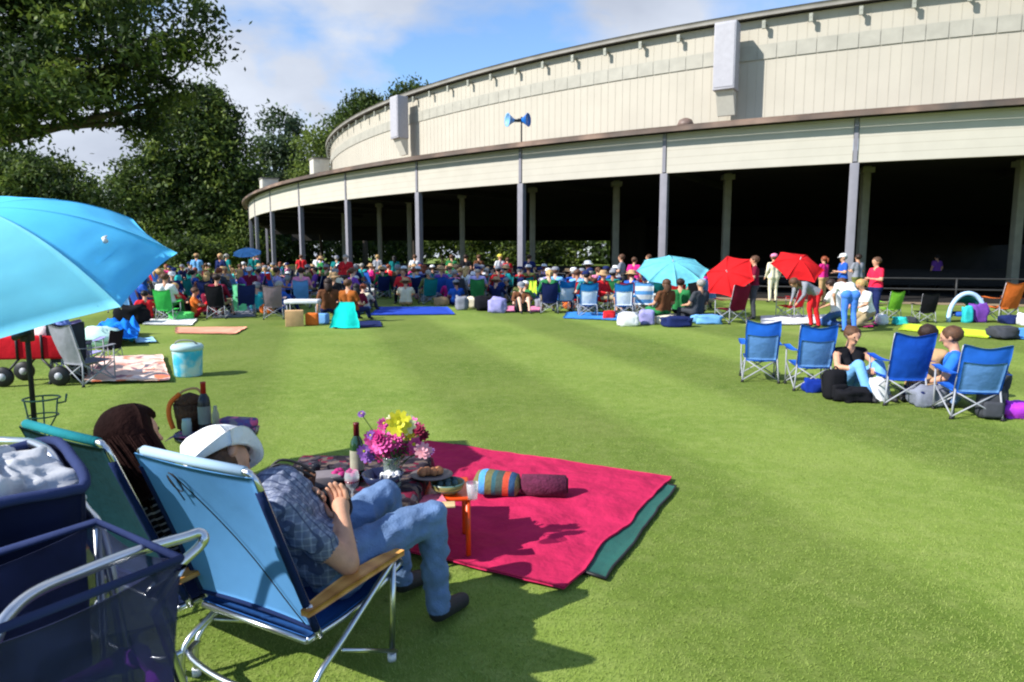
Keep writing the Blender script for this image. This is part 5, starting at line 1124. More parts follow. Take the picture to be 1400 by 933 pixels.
PAL = {'navy': (30, 40, 84), 'blue': (40, 86, 172), 'sky blue': (110, 164, 214), 'teal': (24, 116, 116), 'grey': (128, 130, 138), 'dark grey': (62, 64, 70), 'white': (214, 214, 214), 'maroon': (112, 24, 48), 'red': (200, 40, 46),
       'black': (24, 24, 28), 'green': (44, 116, 66), 'lime': (130, 196, 60), 'magenta': (196, 40, 120), 'pink': (216, 130, 160), 'purple': (110, 64, 150), 'orange': (220, 112, 48), 'tan': (176, 142, 104), 'cream': (220, 208, 180), 'lavender': (150, 146, 196), 'brown': (106, 68, 46), 'turquoise': (50, 180, 180), 'olive': (104, 108, 60), 'yellow': (222, 204, 80)}
CM = {k: cloth('plain_' + k.replace(' ', '_'), v, bump=.3, bscale=12) for k, v in PAL.items()}
DENIM = M_jeans; KHAKI = cloth('khaki', (150, 134, 104)); WHITEH = ('cap', CM['white'])
# ---- near right group
person(G(1160, 536), PI + .15, 'ground', CM['black'], CM['sky blue'], 'brown', 'bun', None, 'girl in black tank top sitting on the grass facing the viewer', sleeve='none', scale=.90, fem=True, near=True)
person(G(1262, 543), -.9, 'ground', CM['tan'], CM['navy'], 'dark brown', 'short', None, 'bare armed boy with dark hair sitting behind the third blue camp chair', sleeve='none', legs='short', scale=.96, near=True)
person(G(1296, 552), 1.0, 'cross', cloth('tee_blue', (44, 110, 210)), CM['navy'], 'brown', 'short', None, 'boy in bright blue shirt sitting beside the nearest camp chair', scale=.98, near=True)
person(G(1362, 560), 1.2, 'ground', CM['dark grey'], DENIM, 'brown', 'short', ('cap', CM['dark grey']), 'person in dark grey shirt half hidden right of the nearest camp chair', scale=.72, near=True)
def backpack(loc, rz, m, label, s=1.0, cat='bag', name='backpack'):
    e = empty(name, loc, rz, label, cat); e.scale = (s,) * 3
    mb = MB(); mb.box((0, 0, .21), (.30, .2, .42), m, bev=.08); mb.v = [(x * (1 - .25 * max(0, z - .25)), y + .02 * nz(x * 8, z * 8), z) for x, y, z in mb.v]; mb.build('bag_body', e)
    mb = MB(); mb.box((0, -.11, .13), (.22, .08, .2), m, bev=.035); mb.build('pocket', e)
    mb = MB(); [mb.tube(cat_rom([(x, .09, .38), (x, .17, .3), (x, .15, .12), (x, .09, .06)], 4), .014, M_black, 6) for x in (-.08, .08)]; mb.build('strap', e)
    mb = MB(); mb.tube(cat_rom([(-.05, 0, .41), (0, 0, .46), (.05, 0, .41)], 4), .010, M_black, 6); mb.build('handle', e); return e
def lump(loc, r, m, label, cat, name, seed=0, jit=.4, rz=0):
    mb = MB(); mb.ball((0, 0, 0), 1, m, 26); V_ = []
    for x, y, z in mb.v:
        k = [math.copysign(abs(c) ** .62, c) for c in (x, y, z)]; q_ = Vector((x, y, z)) * 1.6 + Vector((seed * 1.7, seed, 0)); w_ = 1 + jit * .8 * mn.noise(q_) + .16 * mn.noise(q_ * 2.7) + .07 * mn.noise(q_ * 6)
        V_.append((k[0] * r[0] * w_ * (1 + .12 * z), k[1] * r[1] * w_, max(.004, r[2] * .8 + k[2] * r[2] * w_ * (1 - .25 * x * jit))))
    mb.v = V_
    o = mb.build(name, None, loc, rz); tag(o, label, cat); return o
backpack(G(1140, 546), .2, CM['black'], 'black backpack slumped on the grass before the seated girl', .85)
lump(G(1165, 549), (.2, .13, .09), CM['black'], 'black jacket heaped beside the backpack in front of the girl', 'jacket', 'jacket', 3)
lump(G(1112, 536), (.13, .1, .09), cloth('royal', (24, 50, 140)), 'small royal blue bag under the second blue camp chair', 'bag', 'bag', 4)
lump(G(1200, 547), (.13, .1, .13), M_white, 'white plastic bag on the grass left of the third blue camp chair', 'plastic bag', 'plastic_bag', 5, .6)
lump(G(1268, 555), (.2, .14, .13), cloth('ash_grey', (120, 124, 138)), 'ash grey pillow between the third and the nearest blue camp chairs', 'pillow', 'pillow', 6, .25)
lump(G(1388, 571), (.17, .12, .10), cloth('vivid_purple', (176, 60, 204)), 'vivid purple bundle on the grass at the right edge', 'bundle', 'bundle', 7, .5)
backpack(G(1352, 572), -.3, CM['dark grey'], 'dark grey backpack lying right of the nearest blue camp chair', .85)
# ---- mats, back right
M_lime = mat('lime_mat', srgb(196, 220, 48), rough=.9, var=.08); M_bm = mat('blue_mat', srgb(70, 140, 210), rough=.9, var=.1)
blanket('picnic_mat', [G(1228, 452), G(1350, 464), G(1362, 455), G(1236, 444)], .03, M_lime, 'lime yellow picnic mat behind the blue camp chairs', 'mat', wr=.03, n=14)
blanket('picnic_mat', [G(1352, 462), G(1440, 468), G(1440, 452), G(1352, 449)], .03, M_bm, 'light blue picnic mat at the right edge beside the lime mat', 'mat', wr=.03, n=14)
lump(G(1371, 464) + Vector((0, 0, .03)), (.26, .2, .13), CM['dark grey'], 'dark grey bag lying on the light blue mat', 'bag', 'bag', 9)
blanket('picnic_mat', [G(1040, 446), G(1150, 444), G(1130, 432), G(1040, 434)], .04, CM['white'], 'white sheet spread behind the first two blue camp chairs', 'sheet', wr=.06, n=14)
blanket('picnic_mat', [G(1160, 447), G(1192, 449), G(1200, 443), G(1168, 441)], .03, CM['magenta'], 'small magenta mat beside the bending person in jeans', 'mat', wr=.04, n=10)
blanket('ground_sheet', [G(505, 432), G(622, 431), G(612, 421), G(520, 421)], .03, cloth('tarp_blue', (40, 70, 170)), 'blue tarp at the front edge of the crowd, lawn centre left', 'tarp', wr=.05, n=16, seed=4)
blanket('ground_sheet', [G(770, 436), G(860, 440), G(865, 430), G(775, 428)], .03, cloth('tarp_blue2', (60, 130, 200)), 'light blue ground sheet before the three chairs with white patches', 'ground sheet', wr=.05, n=16, seed=6)
blanket('picnic_mat', [G(690, 427), G(740, 427), G(742, 420), G(694, 420)], .03, CM['pink'], 'pink mat under the camp chairs by the big grey column', 'mat', wr=.04, n=12)
blanket('picnic_mat', [G(455, 450), G(522, 448), G(520, 441), G(458, 442)], .03, CM['navy'], 'dark navy mat under the person with the turquoise towel', 'mat', wr=.05, n=12)
blanket('picnic_mat', [G(195, 445), G(262, 446), G(270, 438), G(200, 438)], .03, CM['white'], 'white sheet under the person in the green low chair', 'sheet', wr=.05, n=12)
blanket('picnic_mat', [G(285, 418), G(345, 417), G(345, 411), G(288, 411)], .03, CM['lavender'], 'lavender white blanket left of the mint towel chair', 'blanket', wr=.05, n=12)
blanket('picnic_mat', [G(290, 436), G(348, 434), G(346, 425), G(292, 427)], .03, CM['grey'], 'pale grey blanket in front of the mint towel chair', 'blanket', wr=.05, n=12)
blanket('picnic_mat', [G(880, 442), G(985, 442), G(985, 430), G(885, 430)], .03, CM['dark grey'], 'dark grey sheet under the cyan parasol group', 'sheet', wr=.06, n=14)
# ---- parasols
def parasol(p, td, ta, R, sag, m, label, n=8, foot=None, name='parasol', group=None):
    nn = Vector((math.sin(ta) * math.cos(td), math.sin(ta) * math.sin(td), math.cos(ta))); U = nn.cross(Vector((.1, 1, 0))).normalized(); Vv = nn.cross(U)
    ft = foot if foot is not None else Vector((p.x - nn.x * .6, p.y - nn.y * .6, 0)); e = empty(name, ft, 0, label, 'umbrella', group)
    def cn_(a, t, o=0): return p + (U * math.cos(a) + Vv * math.sin(a)) * R * t - nn * (sag * t * t - o)
    mb = MB()
    for k in range(n):
        a0 = k * 2 * PI / n; a1 = a0 + 2 * PI / n
        mb.patch(lambda u, v: cn_(a0, v).lerp(cn_(a1, v), u) + (cn_((a0 + a1) / 2, v) - (cn_(a0, v) + cn_(a1, v)) / 2) * 4 * u * (1 - u) * (.3 - .7 * v ** 2) - ft, 6, 8, m, .002)
    mb.build('canopy', e); mb = MB()
    for k in range(n): mb.tube([cn_(k * 2 * PI / n, t / 5, -.012) - ft for t in range(6)], .005, M_steelgrey, 5)
    mb.build('ribs', e)
    mb = MB(); J_ = p - nn * (sag + .35); mb.tube([p + nn * .08 - ft, J_ - ft, Vector((0, 0, 0))], .012, M_steelgrey, 6); mb.build('pole', e); return e
C_red = cloth('umbrella_red', (214, 36, 40), transl=.3, bump=.2); C_lb = cloth('umbrella_light_blue', (110, 170, 226), transl=.3, bump=.2); C_cy2 = cloth('umbrella_pale_cyan', (116, 200, 214), transl=.3, bump=.2)
parasol(at(920, 358, 19.0), -1.7, .42, .98, .26, C_cy2, 'pale cyan parasol over the group before the middle of the pavilion')
parasol(at(994, 372, 18.2), -2.3, .95, .70, .2, C_red, 'red umbrella held low on its side by the person in the maroon shirt', n=6)
parasol(at(1094, 355, 18.2), -1.5, .62, .70, .24, C_red, 'red umbrella over the bending person in red trousers', n=6)
parasol(at(337, 340, 27), -1.5, .3, .55, .2, C_lb, 'small light blue parasol above the left crowd by the first columns')
# ---- recognisable people
def P(px, py, rz, pose, shirt, trous, hair, label, **k):
    return person(G(px, py), rz, pose, CM[shirt] if isinstance(shirt, str) else shirt, CM[trous] if isinstance(trous, str) else trous, hair, k.pop('style', 'short'), k.pop('hat', None), label, **k)
P(849, 416, 1.2, 'arms', 'grey', 'navy', 'brown', 'tall standing man in grey shirt left of the pale cyan parasol')
P(866, 414, -.6, 'stand', 'magenta', 'pink', 'brown', 'woman in magenta top standing beside the tall man in grey', fem=True, scale=.94, style='tail')
P(886, 409, 1.4, 'walk', 'white', 'dark grey', 'brown', 'man in white shirt walking behind the pale cyan parasol', sleeve='long')
P(1029, 438, 1.3, 'arms', 'maroon', 'dark grey', 'brown', 'person in maroon shirt and dark grey trousers beside the first red umbrella', scale=.97)
P(1056, 414, .2, 'stand', 'cream', 'cream', 'brown', 'person in cream clothes and pink hat between the red umbrellas', hat=('cap', CM['pink']), sleeve='long')
P(1112, 449, PI / 2 + .2, 'bend', 'grey', 'red', 'brown', 'person in pale grey top and red trousers bending under the second red umbrella', scale=.92, style='long', fem=True, sleeve='long')
P(1150, 420, 1.5, 'arms', 'blue', 'black', 'grey', 'man in white cap and blue shirt standing right of the second red umbrella', hat=WHITEH, legs='short')
P(1170, 416, .4, 'arms', 'grey', 'olive', 'dark brown', 'person in grey top with dark brown hair by the pavilion column')
P(1160, 455, -.1, 'bend', 'white', cloth('bright_denim', (70, 120, 206)), 'brown', 'person in bright blue jeans bending away over the picnic things', scale=.92)
P(1140, 447, .7, 'kneel', 'white', cloth('mid_denim', (60, 92, 150)), 'dark brown', 'kneeling person in white shirt left of the bending person in jeans')
P(1194, 441, 1.7, 'arms', cloth('coral_red', (222, 40, 70)), 'navy', 'brown', 'man in coral red shirt and navy trousers standing on the right', scale=.95)
P(1124, 414, .6, 'arms', 'magenta', 'tan', 'red', 'person in magenta top behind the second red umbrella', scale=.96, style='tail')
P(1180, 447, 1.8, 'kneel', 'white', KHAKI, 'blond', 'kneeling blond person in white top and khaki trousers', fem=True, style='tail')
P(271, 397, .2, 'stand', 'sky blue', 'grey', 'brown', 'tall standing person with tan cap above the left crowd', hat=('cap', CM['tan']), scale=1.02)
P(413, 391, .3, 'stand', 'red', 'navy', 'brown', 'person in red shirt standing at the foot of a far grey column')
P(436, 391, .1, 'arms', 'white', 'grey', 'dark brown', 'person in white shirt standing behind the left crowd')
P(517, 393, -.3, 'stand', 'grey', 'dark grey', 'blond', 'blond person in grey shirt standing between the far columns')
P(568, 396, .3, 'arms', 'white', 'grey', 'brown', 'person in white shirt standing before the tall column left of centre')
P(618, 398, .2, 'stand', 'green', 'grey', 'brown', 'person in green shirt standing behind the middle crowd')
P(637, 398, -.2, 'stand', 'black', 'dark grey', 'dark brown', 'dark clothed person standing next to the green shirt')
P(655, 398, .5, 'walk', 'brown', 'dark grey', 'brown', 'person in brown shirt walking past the pavilion railing')
P(684, 399, .6, 'arms', 'white', 'red', 'blond', 'person in white shirt and yellow cap carrying a red jacket', hat=('cap', CM['yellow']))
P(694, 399, .6, 'stand', 'red', 'navy', 'brown', 'person in red top just left of the big grey column', scale=.92)
P(723, 405, -.4, 'arms', 'navy', 'black', 'dark brown', 'person in navy shirt standing right of the big grey column')
P(1278, 399, .2, 'stand', 'purple', 'black', 'black', 'person in purple standing deep in the dark pavilion')
bt_ = Vector((849, 0, 0)); p = G(854, 416); lump(p + Vector((.05, -.25, .85)), (.16, .1, .14), CM['brown'], 'brown shoulder bag hanging at the hip of the tall man in grey', 'bag', 'shoulder_bag', 3, .2)
# ---- left front of the crowd
P(200, 438, .6, 'ground', 'red', 'maroon', 'black', 'child in red shirt sitting beside the cyan umbrella tip', scale=.86)
c_ = put_chair(plain, G(231, 439), .05, 'bright green low camp chair of the person in the white shirt', fab=cloth('bright_green', (66, 190, 84), transl=.2), sc_=1.02)
person(G(231, 437) + Vector((0, .02, .0)), .05, 'chair', CM['white'], CM['green'], 'brown', 'short', None, 'person in white shirt sitting in the bright green chair, seen from behind', scale=.97)
lump(G(179, 443), (.36, .25, .27), CM['black'], 'black folded chair and bag heap beside the child in red', 'bag heap', 'bag', 11, .5)
lump(G(250, 436) + Vector((.15, -.4, .0)), (.3, .2, .12), cloth('apple_green', (100, 214, 110)), 'bright green cushion cloth hanging low beside the green chair', 'cloth', 'cloth', 12, .5)
P(287, 432, -.5, 'ground', 'maroon', 'black', 'dark brown', 'person in maroon shirt sitting right of the green chair', scale=1.0)
P(268, 434, -1.2, 'ground', 'orange', 'red', 'brown', 'person in orange top sitting low beside the maroon shirt', scale=.9)
put_chair(plain, G(336, 432), .5, 'navy camp chair with a mint green towel over its back', fab=CM['navy'], sc_=1.1)
q = G(329, 433); mb = MB(); mb.patch(lambda u, v: ((u - .5) * .34 + .03 * nz(v * 5, 2), -.05 - .03 * math.sin(3 * u) + (.12 * (v - .5) if v > .5 else 0), .90 - .74 * abs(v - .0) + .0), 12, 18, cloth('mint', (120, 220, 160)), .01)
o = mb.build('towel', None, q, .2); tag(o, 'mint green towel hanging over the navy camp chair', 'towel')
put_chair(plain, G(376, 436), .2, 'grey patterned camp chair in the front row of the left crowd', fab=cloth('taupe', (128, 112, 116)), sc_=1.12)
P(450, 437, .3, 'low', 'brown', 'navy', 'dark brown', 'long haired person in dark brown sitting before the left crowd', style='long', fem=True)
P(481, 440, -.4, 'low', cloth('rust', (150, 84, 36)), 'navy', 'brown', 'person in rust brown shirt sitting above the turquoise towel')
q = G(475, 448); mb = MB(); mb.patch(lambda u, v: ((u - .5) * (.35 + .35 * v) + .04 * nz(v * 4, u * 3), -.02 - .30 * v + .04 * math.sin(8 * u) * v, .58 * (1 - v) ** .8 + .02), 16, 16, cloth('vivid_turquoise', (20, 190, 176), bump=.4), .012)
o = mb.build('towel', None, q); tag(o, 'turquoise towel draped down to the grass before the rust shirt', 'towel')
e = empty('folding_table', G(415, 440), .1, 'white topped folding table with a white cloth before the left crowd', 'table')
mb = MB(); mb.box((0, 0, .52), (.85, .5, .10), CM['white'], bev=.03); mb.build('tabletop', e)
for x in (-.36, .36):
    for y in (-.2, .2): mb = MB(); mb.tube([(x, y, .48), (x, y, 0)], .014, M_steelgrey, 6); mb.build('leg', e)
mb = MB(); mb.box((0, 0, .19), (.42, .32, .38), mat('cardboard', srgb(196, 156, 110), rough=.9, var=.15), bev=.01); o = mb.build('cardboard_box', None, G(403, 446), .3); tag(o, 'tan cardboard box in front of the white topped folding table', 'box')
mb = MB(); mb.box((0, 0, .15), (.3, .22, .3), CM['orange'], bev=.04); o = mb.build('cooler_bag', None, G(427, 445), .1); tag(o, 'orange cooler bag right of the cardboard box', 'cooler bag')
mb = MB(); mb.box((0, 0, .13), (.3, .22, .26), CM['sky blue'], bev=.04); o = mb.build('cooler_bag', None, G(441, 443), -.2); tag(o, 'sky blue cooler bag right of the orange cooler bag', 'cooler bag')
# grey folded chairs by the wagon
for i, (px, py, rz, m, lb) in enumerate(((98, 520, .5, CM['dark grey'], 'dark grey camp chair beside the red wagon'), (122, 524, -.4, CM['grey'], 'pale grey camp chair standing right of the dark grey one'), (112, 512, .1, CM['lavender'], 'lavender grey camp chair behind the pale grey one'))):
    put_chair(plain, G(px, py), rz, lb, fab=m, sc_=1.0)
put_chair(plain, G(150, 491), 1.2, 'low black camp chair tipped behind the floral blanket', fab=CM['black'], sc_=.6)
# ---- middle and right chairs
WP = cloth('white_patch', (206, 214, 222))
F_mb = cloth('medium_blue', (30, 112, 172), transl=.15)
wp = camp_chair_parts(F_mb, None, WP)
for i, (px, py, rz, lb) in enumerate(((771, 426, .2, 'first blue camp chair with a white patch, left of the other two'), (803, 433, .0, 'middle blue camp chair with a white patch on its back'), (853, 434, -.2, 'blue camp chair with a white patch below the tall man in grey'))):
    c = put_chair(wp, G(px, py), rz, lb, group='blue camp chairs with white patches', sc_=1.16, first=(i == 0))
def PC(px, py, rz, col, lb, s=1.12): return put_chair(plain, G(px, py), rz, lb, fab=cloth('chair_' + col.replace(' ', '_'), PAL[col], transl=.15), sc_=s)
PC(786, 414, .1, 'lavender', 'periwinkle camp chair behind the chairs with white patches'); PC(745, 413, .3, 'green', 'green camp chair right of the neon yellow towel'); PC(722, 411, -.1, 'teal', 'teal camp chair at the foot of the big grey column')
PC(759, 407, .2, 'sky blue', 'sky blue camp chair behind the green one'); PC(705, 414, .4, 'black', 'black camp chair left of the neon yellow towel')
PC(1215, 436, .1, 'lime', 'bright lime camp chair on the grass by the right columns', .92); PC(1262, 441, -.1, 'black', 'black camp chair alone between the lime chair and the arched tent chair', .92)
PC(1366, 440, .1, 'orange', 'orange camp chair at the far right of the lawn', 1.25); PC(1079, 436, .7, 'red', 'red camp chair under the second red umbrella', 1.15); PC(998, 442, .4, 'maroon', 'dark maroon camp chair below the first red umbrella', 1.2); PC(880, 432, -.2, 'white', 'white and blue striped beach chair left of the cyan parasol group', 1.2)
for ch in CHILD[[o for o in bpy.data.objects if o.get('label', '').startswith('white and blue striped')][0].name]:
    if ch.name.split('.')[0] in ('backrest', 'seat'): setmat(ch, 0, mat('blue_white_stripe', (.1, .1, .1), rough=.9, pattern=stripes_pattern([(0, srgb(226, 230, 234)), (.55, srgb(96, 160, 220))], 2, 5)))
mb = MB(); q = G(728, 419); mb.patch(lambda u, v: ((u - .5) * .26, .04 * nz(u * 4, v * 4) - .12 * v, .86 - .8 * v), 10, 14, cloth('neon_yellow', (204, 236, 70)), .012); o = mb.build('towel', None, q); tag(o, 'neon yellow towel hanging between the black and the green chairs', 'towel')
# arched tent chair
e = empty('tent_chair', G(1321, 441), -.15, 'child tent chair with pale blue arch and teal seat near the orange chair', 'tent chair')
mb = MB(); arch = [(.42 * math.cos(a), 0, .12 + .62 * math.sin(a)) for a in [PI * i / 16 for i in range(17)]]; mb.tube([(.42, 0, 0)] + arch + [(-.42, 0, 0)], .055, cloth('ice_blue', (170, 196, 226)), 8); mb.build('arch', e)
mb = MB(); mb.patch(lambda u, v: (.38 * math.cos(PI * u) * (1 - .25 * v), .45 * v, .1 + .55 * math.sin(PI * u) * (1 - .3 * v)), 14, 6, cloth('deep_teal', (20, 110, 96)), .01); mb.build('tent_shell', e)
mb = MB(); mb.box((0, .15, .2), (.5, .4, .12), CM['blue'], bev=.05); mb.build('seat', e)
for x in (-.3, .3): mb = MB(); mb.tube([(x, .0, .2), (x * 1.1, .3, 0)], .012, M_steelgrey, 6); mb.build('leg', e)
lump(G(1337, 441), (.2, .14, .27), CM['purple'], 'purple bag standing between the tent chair and the orange chair', 'bag', 'bag', 14, .4)
lump(G(1318, 441) + Vector((0, -.1, .0)), (.12, .1, .24), CM['turquoise'], 'turquoise bag in front of the arched tent chair', 'bag', 'bag', 15, .4)
lump(G(1230, 444), (.16, .12, .1), CM['turquoise'], 'small turquoise pouch on the grass right of the lime chair', 'bag', 'pouch', 16, .4); lump(G(1242, 442), (.2, .12, .09), CM['dark grey'], 'flat dark grey bag beside the small turquoise pouch', 'bag', 'bag', 17, .4)
lump(G(1385, 443), (.3, .2, .12), CM['navy'], 'navy bag at the foot of the orange camp chair', 'bag', 'bag', 18, .4); lump(G(1400, 445), (.14, .14, .16), CM['white'], 'white bag at the right edge beside the navy bag', 'bag', 'bag', 19, .4)
lump(G(859, 446), (.24, .18, .19), M_white, 'white bag at the front edge before the striped beach chair', 'bag', 'bag', 20, .4); lump(G(833, 437), (.16, .12, .13), CM['red'], 'red bag left of the white bag before the parasol group', 'bag', 'bag', 21, .4)
lump(G(884, 444), (.18, .14, .2), CM['lavender'], 'lavender bag right of the white bag at the front edge', 'bag', 'bag', 22, .4); lump(G(926, 447), (.34, .2, .14), CM['navy'], 'navy bag on the dark sheet under the cyan parasol', 'bag', 'bag', 23, .4); lump(G(912, 443), (.3, .2, .11), CM['cream'], 'cream blanket bundle under the cyan parasol', 'bundle', 'bundle', 24, .4)
lump(G(967, 443), (.34, .2, .13), CM['sky blue'], 'sky blue bundle left of the dark maroon chair', 'bundle', 'bundle', 25, .4); lump(G(632, 424), (.2, .16, .24), CM['grey'], 'pale grey bag at the front of the middle crowd', 'bag', 'bag', 26, .4); lump(G(643, 422), (.2, .16, .2), CM['cream'], 'cream bag right of the pale grey bag', 'bag', 'bag', 27, .4)
lump(G(680, 428), (.26, .18, .26), CM['lavender'], 'lavender grey bag at the front of the middle crowd', 'bag', 'bag', 28, .4); lump(G(662, 425), (.26, .2, .26), CM['black'], 'black stroller bag between the cream and the lavender bags', 'bag', 'bag', 29, .4)
lump(G(575, 409), (.2, .16, .14), CM['magenta'], 'magenta bag beside the white hatted pair in navy', 'bag', 'bag', 30, .4)
lump(G(1205, 444), (.14, .12, .14), CM['white'], 'white bucket bag right of the man in coral red', 'bag', 'bag', 31, .2)
P(906, 440, .4, 'low', 'brown', 'green', 'brown', 'long haired person in brown sitting under the cyan parasol', style='long', fem=True)
P(930, 438, -.4, 'low', 'green', 'black', 'dark brown', 'person in green sitting under the cyan parasol')
P(952, 441, .5, 'low', 'dark grey', 'dark grey', 'grey', 'grey haired person in dark grey right of the cyan parasol')
P(968, 430, .2, 'chair', 'sky blue', 'cream', 'blond', 'blond person in sky blue seated behind the cyan parasol group')
P(553, 409, .2, 'chair', 'navy', 'navy', 'brown', 'person in navy shirt and white hat, left one of the pair in navy', hat=WHITEH)
P(573, 410, -.2, 'chair', 'navy', 'red', 'brown', 'person in navy shirt and white hat, right one with red trousers', hat=WHITEH)
P(555, 418, .1, 'ground', 'cream', 'tan', 'brown', 'person in cream shirt and tan hat sitting before the pair in navy', hat=('brim', CM['tan']))
P(802, 410, .1, 'chair', 'green', 'tan', 'brown', 'person in green shirt with a big white sun hat above the blue chairs', hat=('brim', CM['white']), scale=1.15)
P(816, 412, .1, 'chair', 'pink', 'tan', 'brown', 'person in pink shirt seated right of the big white sun hat', style='tail', fem=True)
P(840, 408, .1, 'chair', 'black', 'tan', 'black', 'person in black with a white brimmed hat beside the tall man in grey', hat=('brim', CM['white']))
# ---- the crowd before the pavilion
rc = random.Random(21); used_ = set(); taken = [Vector((o.location.x, o.location.y)) for o in bpy.data.objects if o.parent is None and o.get('category') in ('person', 'camp chair')]
SH = ['navy', 'black', 'dark grey', 'olive', 'brown', 'blue', 'navy', 'grey', 'teal', 'white', 'blue', 'dark grey', 'sky blue', 'lavender', 'navy', 'blue', 'dark grey', 'teal', 'grey', 'black', 'navy', 'lavender', 'maroon', 'green', 'red', 'black', 'tan', 'pink', 'purple', 'cream', 'turquoise', 'brown', 'olive', 'magenta']
HR = ['brown', 'dark brown', 'grey', 'blond', 'black', 'red']; HT = [None, None, None, None, None, None, None, None, None, None, None, 'white cap', 'tan sun hat', 'navy cap', 'grey cap']
HTM = {'white cap': ('cap', CM['white']), 'tan sun hat': ('brim', CM['tan']), 'navy cap': ('cap', CM['navy']), 'red cap': ('cap', CM['red']), 'white sun hat': ('brim', CM['white']), 'grey cap': ('cap', CM['grey'])}
colpx = []
for k in range(1, S1):
    p = ringp(k); q = Vector((p.x, p.y)); colpx.append(700 + F_ * p.x / p.y)
colpx = sorted(colpx); ORD = ['first', 'second', 'third', 'fourth', 'fifth', 'sixth', 'seventh', 'eighth', 'ninth', 'tenth', 'eleventh', 'twelfth', 'thirteenth']
def inside(p):    # under the pavilion?
    best = 1e9; sgn = 1
    for k in range(len(RING) - 1):
        a, b = RING[k], RING[k + 1]; t = max(0, min(1, (p - a).dot(b - a) / (b - a).length_squared)); q = a + (b - a) * t; dd = (p - q).length
        if dd < best: best = dd; sgn = 1 if (p - q).dot(RN[k]) > 0 else -1
    return best * sgn
regions = [((165, 335), (388, 436), 58), ((335, 500), (383, 430), 62), ((440, 640), (386, 416), 48), ((600, 760), (390, 418), 38), ((700, 960), (395, 428), 34)]
cnt = 0; chairs_ = 0
for (x0, x1), (y0, y1), want in regions:
    got = 0; tries = 0
    while got < want and tries < 4000:
        tries += 1; px = rc.uniform(x0, x1); Y = rc.uniform(1596 / (y1 - 350), 1596 / (y0 - 350)); x = (px - 700) / F_ * Y; p = Vector((x, Y))
        if inside(p) < 1.4 or any((p - t).length < .66 for t in taken): continue
        for _ in range(60):
            sh, hr, ht = rc.choice(SH), rc.choice(HR), rc.choice(HT); sit = rc.random(); pose = 'chair' if sit < .70 else ('cross' if sit < .82 else ('ground' if sit < .92 or Y < 27 else 'stand'))
            if (sh, hr, ht) not in used_: break
        else: continue
        used_.add((sh, hr, ht)); taken.append(p); got += 1; cnt += 1
        st = rc.choice(['short', 'short', 'long', 'tail']) if ht is None else 'short'; fem = st != 'short'
        hd = ({'short': '%s hair', 'long': 'long %s hair', 'tail': '%s ponytail'}[st] % hr) if ht is None else '%s, %s hair' % (ht, hr)
        who = {'chair': 'seated person', 'cross': 'crouched person', 'ground': 'low-seated person', 'stand': 'standing person'}[pose]
        ci = min(range(len(colpx)), key=lambda i: abs(colpx[i] - px)); loc = 'by the %s column' % ORD[ci] if px > 330 else 'left of the pavilion'
        rz = rc.uniform(-.9, .5) if rc.random() < .85 else rc.uniform(1.5, 4.5)
        person((x, Y, 0), rz, pose, CM[sh], rc.choice([DENIM, KHAKI, CM['navy'], CM['dark grey'], CM['black']]), hr, st, HTM.get(ht), '%s in %s shirt, %s, %s' % (who, sh, hd, loc), skin=rc.choice([M_skin, M_skin2, M_skin3]),
               legs=rc.choice(['long', 'short']), fem=fem, scale=rc.uniform(.92, 1.04), group='people of the picnic crowd', sleeve=rc.choice(['short', 'long']))
        if pose == 'chair':
            cc_ = rc.choice(['navy', 'navy', 'blue', 'teal', 'green', 'dark grey', 'maroon', 'black', 'blue', 'red', 'sky blue']); chairs_ += 1
            put_chair(plain, (x, Y, 0), rz, '%s chair of the person in %s shirt, %s' % (cc_, sh, hd), fab=cloth('chair_' + cc_.replace(' ', '_'), PAL[cc_], transl=.15), group='camp chairs of the picnic crowd', sc_=1.12)
        if rc.random() < .35:
            bc = rc.choice(['navy', 'red', 'blue', 'white', 'green', 'grey', 'tan', 'black', 'sky blue', 'orange']); qx = x + rc.choice([-1, 1]) * rc.uniform(.4, .5); qy = Y - rc.uniform(.1, .5)
            lump((qx, qy, 0), (rc.uniform(.16, .26), .15, rc.uniform(.12, .2)), CM[bc], '%s bag beside the person in %s shirt, %s' % (bc, sh, hd), 'bag', 'bag', cnt, .3)
print('crowd', cnt, chairs_)
# ================================================================== GRASS BLADES
M_blade = bpy.data.materials.new('grass_blade'); M_blade.use_nodes = True
nt = M_blade.node_tree; N = nt.nodes; L = nt.links; b = N['Principled BSDF']; b.inputs['Roughness'].default_value = .7; b.inputs['Specular IOR Level'].default_value = .15
at_ = N.new('ShaderNodeAttribute'); at_.attribute_name = 'tone'; crg = N.new('ShaderNodeValToRGB'); e_ = crg.color_ramp.elements; e_[0].position = 0; e_[0].color = (.22, .31, .055, 1); e_[1].position = 1; e_[1].color = (.36, .42, .13, 1); q = e_.new(.5); q.color = (.29, .375, .085, 1)
L.new(at_.outputs['Fac'], crg.inputs[0]); L.new(crg.outputs[0], b.inputs['Base Color']); tr = N.new('ShaderNodeBsdfTranslucent'); L.new(crg.outputs[0], tr.inputs[0]); mx = N.new('ShaderNodeMixShader'); mx.inputs[0].default_value = .4
L.new(b.outputs[0], mx.inputs[1]); L.new(tr.outputs[0], mx.inputs[2]); L.new(mx.outputs[0], N['Material Output'].inputs[0])
NB = 300000; Y0, Y1 = 2.1, 15.0; r = np.random.default_rng(5)
iu = r.uniform(0, 1, NB); Yb = Y0 * (Y1 / Y0) ** iu; Xb = r.uniform(-1, 1, NB) * (.86 * Yb + .35)
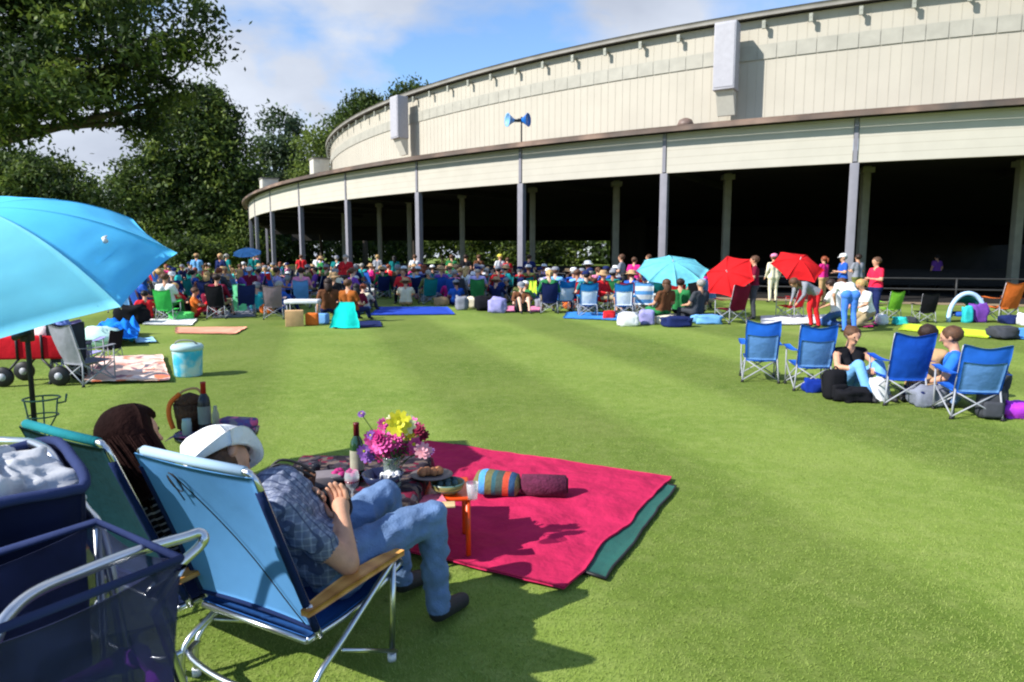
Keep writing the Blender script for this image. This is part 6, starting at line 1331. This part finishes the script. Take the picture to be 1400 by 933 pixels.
def inquad(P4, X, Y, grow=.02):
    c = np.mean([(p.x, p.y) for p in P4], axis=0); P4 = [((p.x - c[0]) * (1 + grow) + c[0], (p.y - c[1]) * (1 + grow) + c[1]) for p in P4]; m = np.ones(len(X), bool); s = None
    A = 0
    for i in range(4): a, b_ = P4[i], P4[(i + 1) % 4]; A += a[0] * b_[1] - a[1] * b_[0]
    for i in range(4):
        a, b_ = P4[i], P4[(i + 1) % 4]; cr_ = (b_[0] - a[0]) * (Y - a[1]) - (b_[1] - a[1]) * (X - a[0]); m &= (cr_ * np.sign(A) > 0)
    return m
bad = inquad([B4, B3, B2, B1], Xb, Yb, .0) | inquad([G3_ + Vector((-1.7, 1.12, 0)), G3_, G2_, G2_ + Vector((-1.7, 1.12, 0))], Xb, Yb, .0) | inquad([G(112, 526), G(232, 524), G(222, 489), G(128, 492)], Xb, Yb)
Xb, Yb = Xb[~bad], Yb[~bad]; nb = len(Xb)
hgt = r.uniform(.004, .0125, nb); ang = r.uniform(0, 2 * PI, nb); ln = r.uniform(.5, 1.9, nb) * hgt; wd = r.uniform(.0014, .0026, nb) * (1 + Yb * .10)
# blades lie over in alternate mowing bands
s_ = np.sin((Xb * .96 + Yb * .28 + .45) * 2 * PI / 3.5); lie = np.clip(s_ * 2, -1, 1) * .5
dx_, dy_ = np.cos(ang) * ln - .28 * hgt * lie * 0, np.sin(ang) * ln + hgt * lie
V = np.empty((nb, 3, 3), np.float32); px_, py_ = np.cos(ang + 1.3) * wd, np.sin(ang + 1.3) * wd
V[:, 0] = np.stack([Xb - px_, Yb - py_, np.full(nb, -.002)], 1); V[:, 1] = np.stack([Xb + px_, Yb + py_, np.full(nb, -.002)], 1); V[:, 2] = np.stack([Xb + dx_, Yb + dy_, hgt], 1)
me = bpy.data.meshes.new('grass'); me.vertices.add(nb * 3); me.vertices.foreach_set('co', V.ravel()); me.loops.add(nb * 3); me.loops.foreach_set('vertex_index', np.arange(nb * 3, dtype=np.int32)); me.polygons.add(nb); me.polygons.foreach_set('loop_start', np.arange(0, nb * 3, 3, dtype=np.int32))
at2 = me.attributes.new('tone', 'FLOAT', 'FACE'); patch_ = .18 * np.sin(Xb * 1.9 + 1) * np.sin(Yb * 1.3) + .12 * np.sin(Xb * 5.1 + Yb * 3.7); tone = np.clip(r.normal(.46, .17, nb) + patch_ + .2 * lie, 0, 1).astype(np.float32); at2.data.foreach_set('value', tone)
me.materials.append(M_blade); me.update(calc_edges=True)
go = bpy.data.objects.new('grass', me); COL.objects.link(go); tag(go, 'short mown grass blades of the lawn round the picnic blanket', 'grass', kind='stuff')
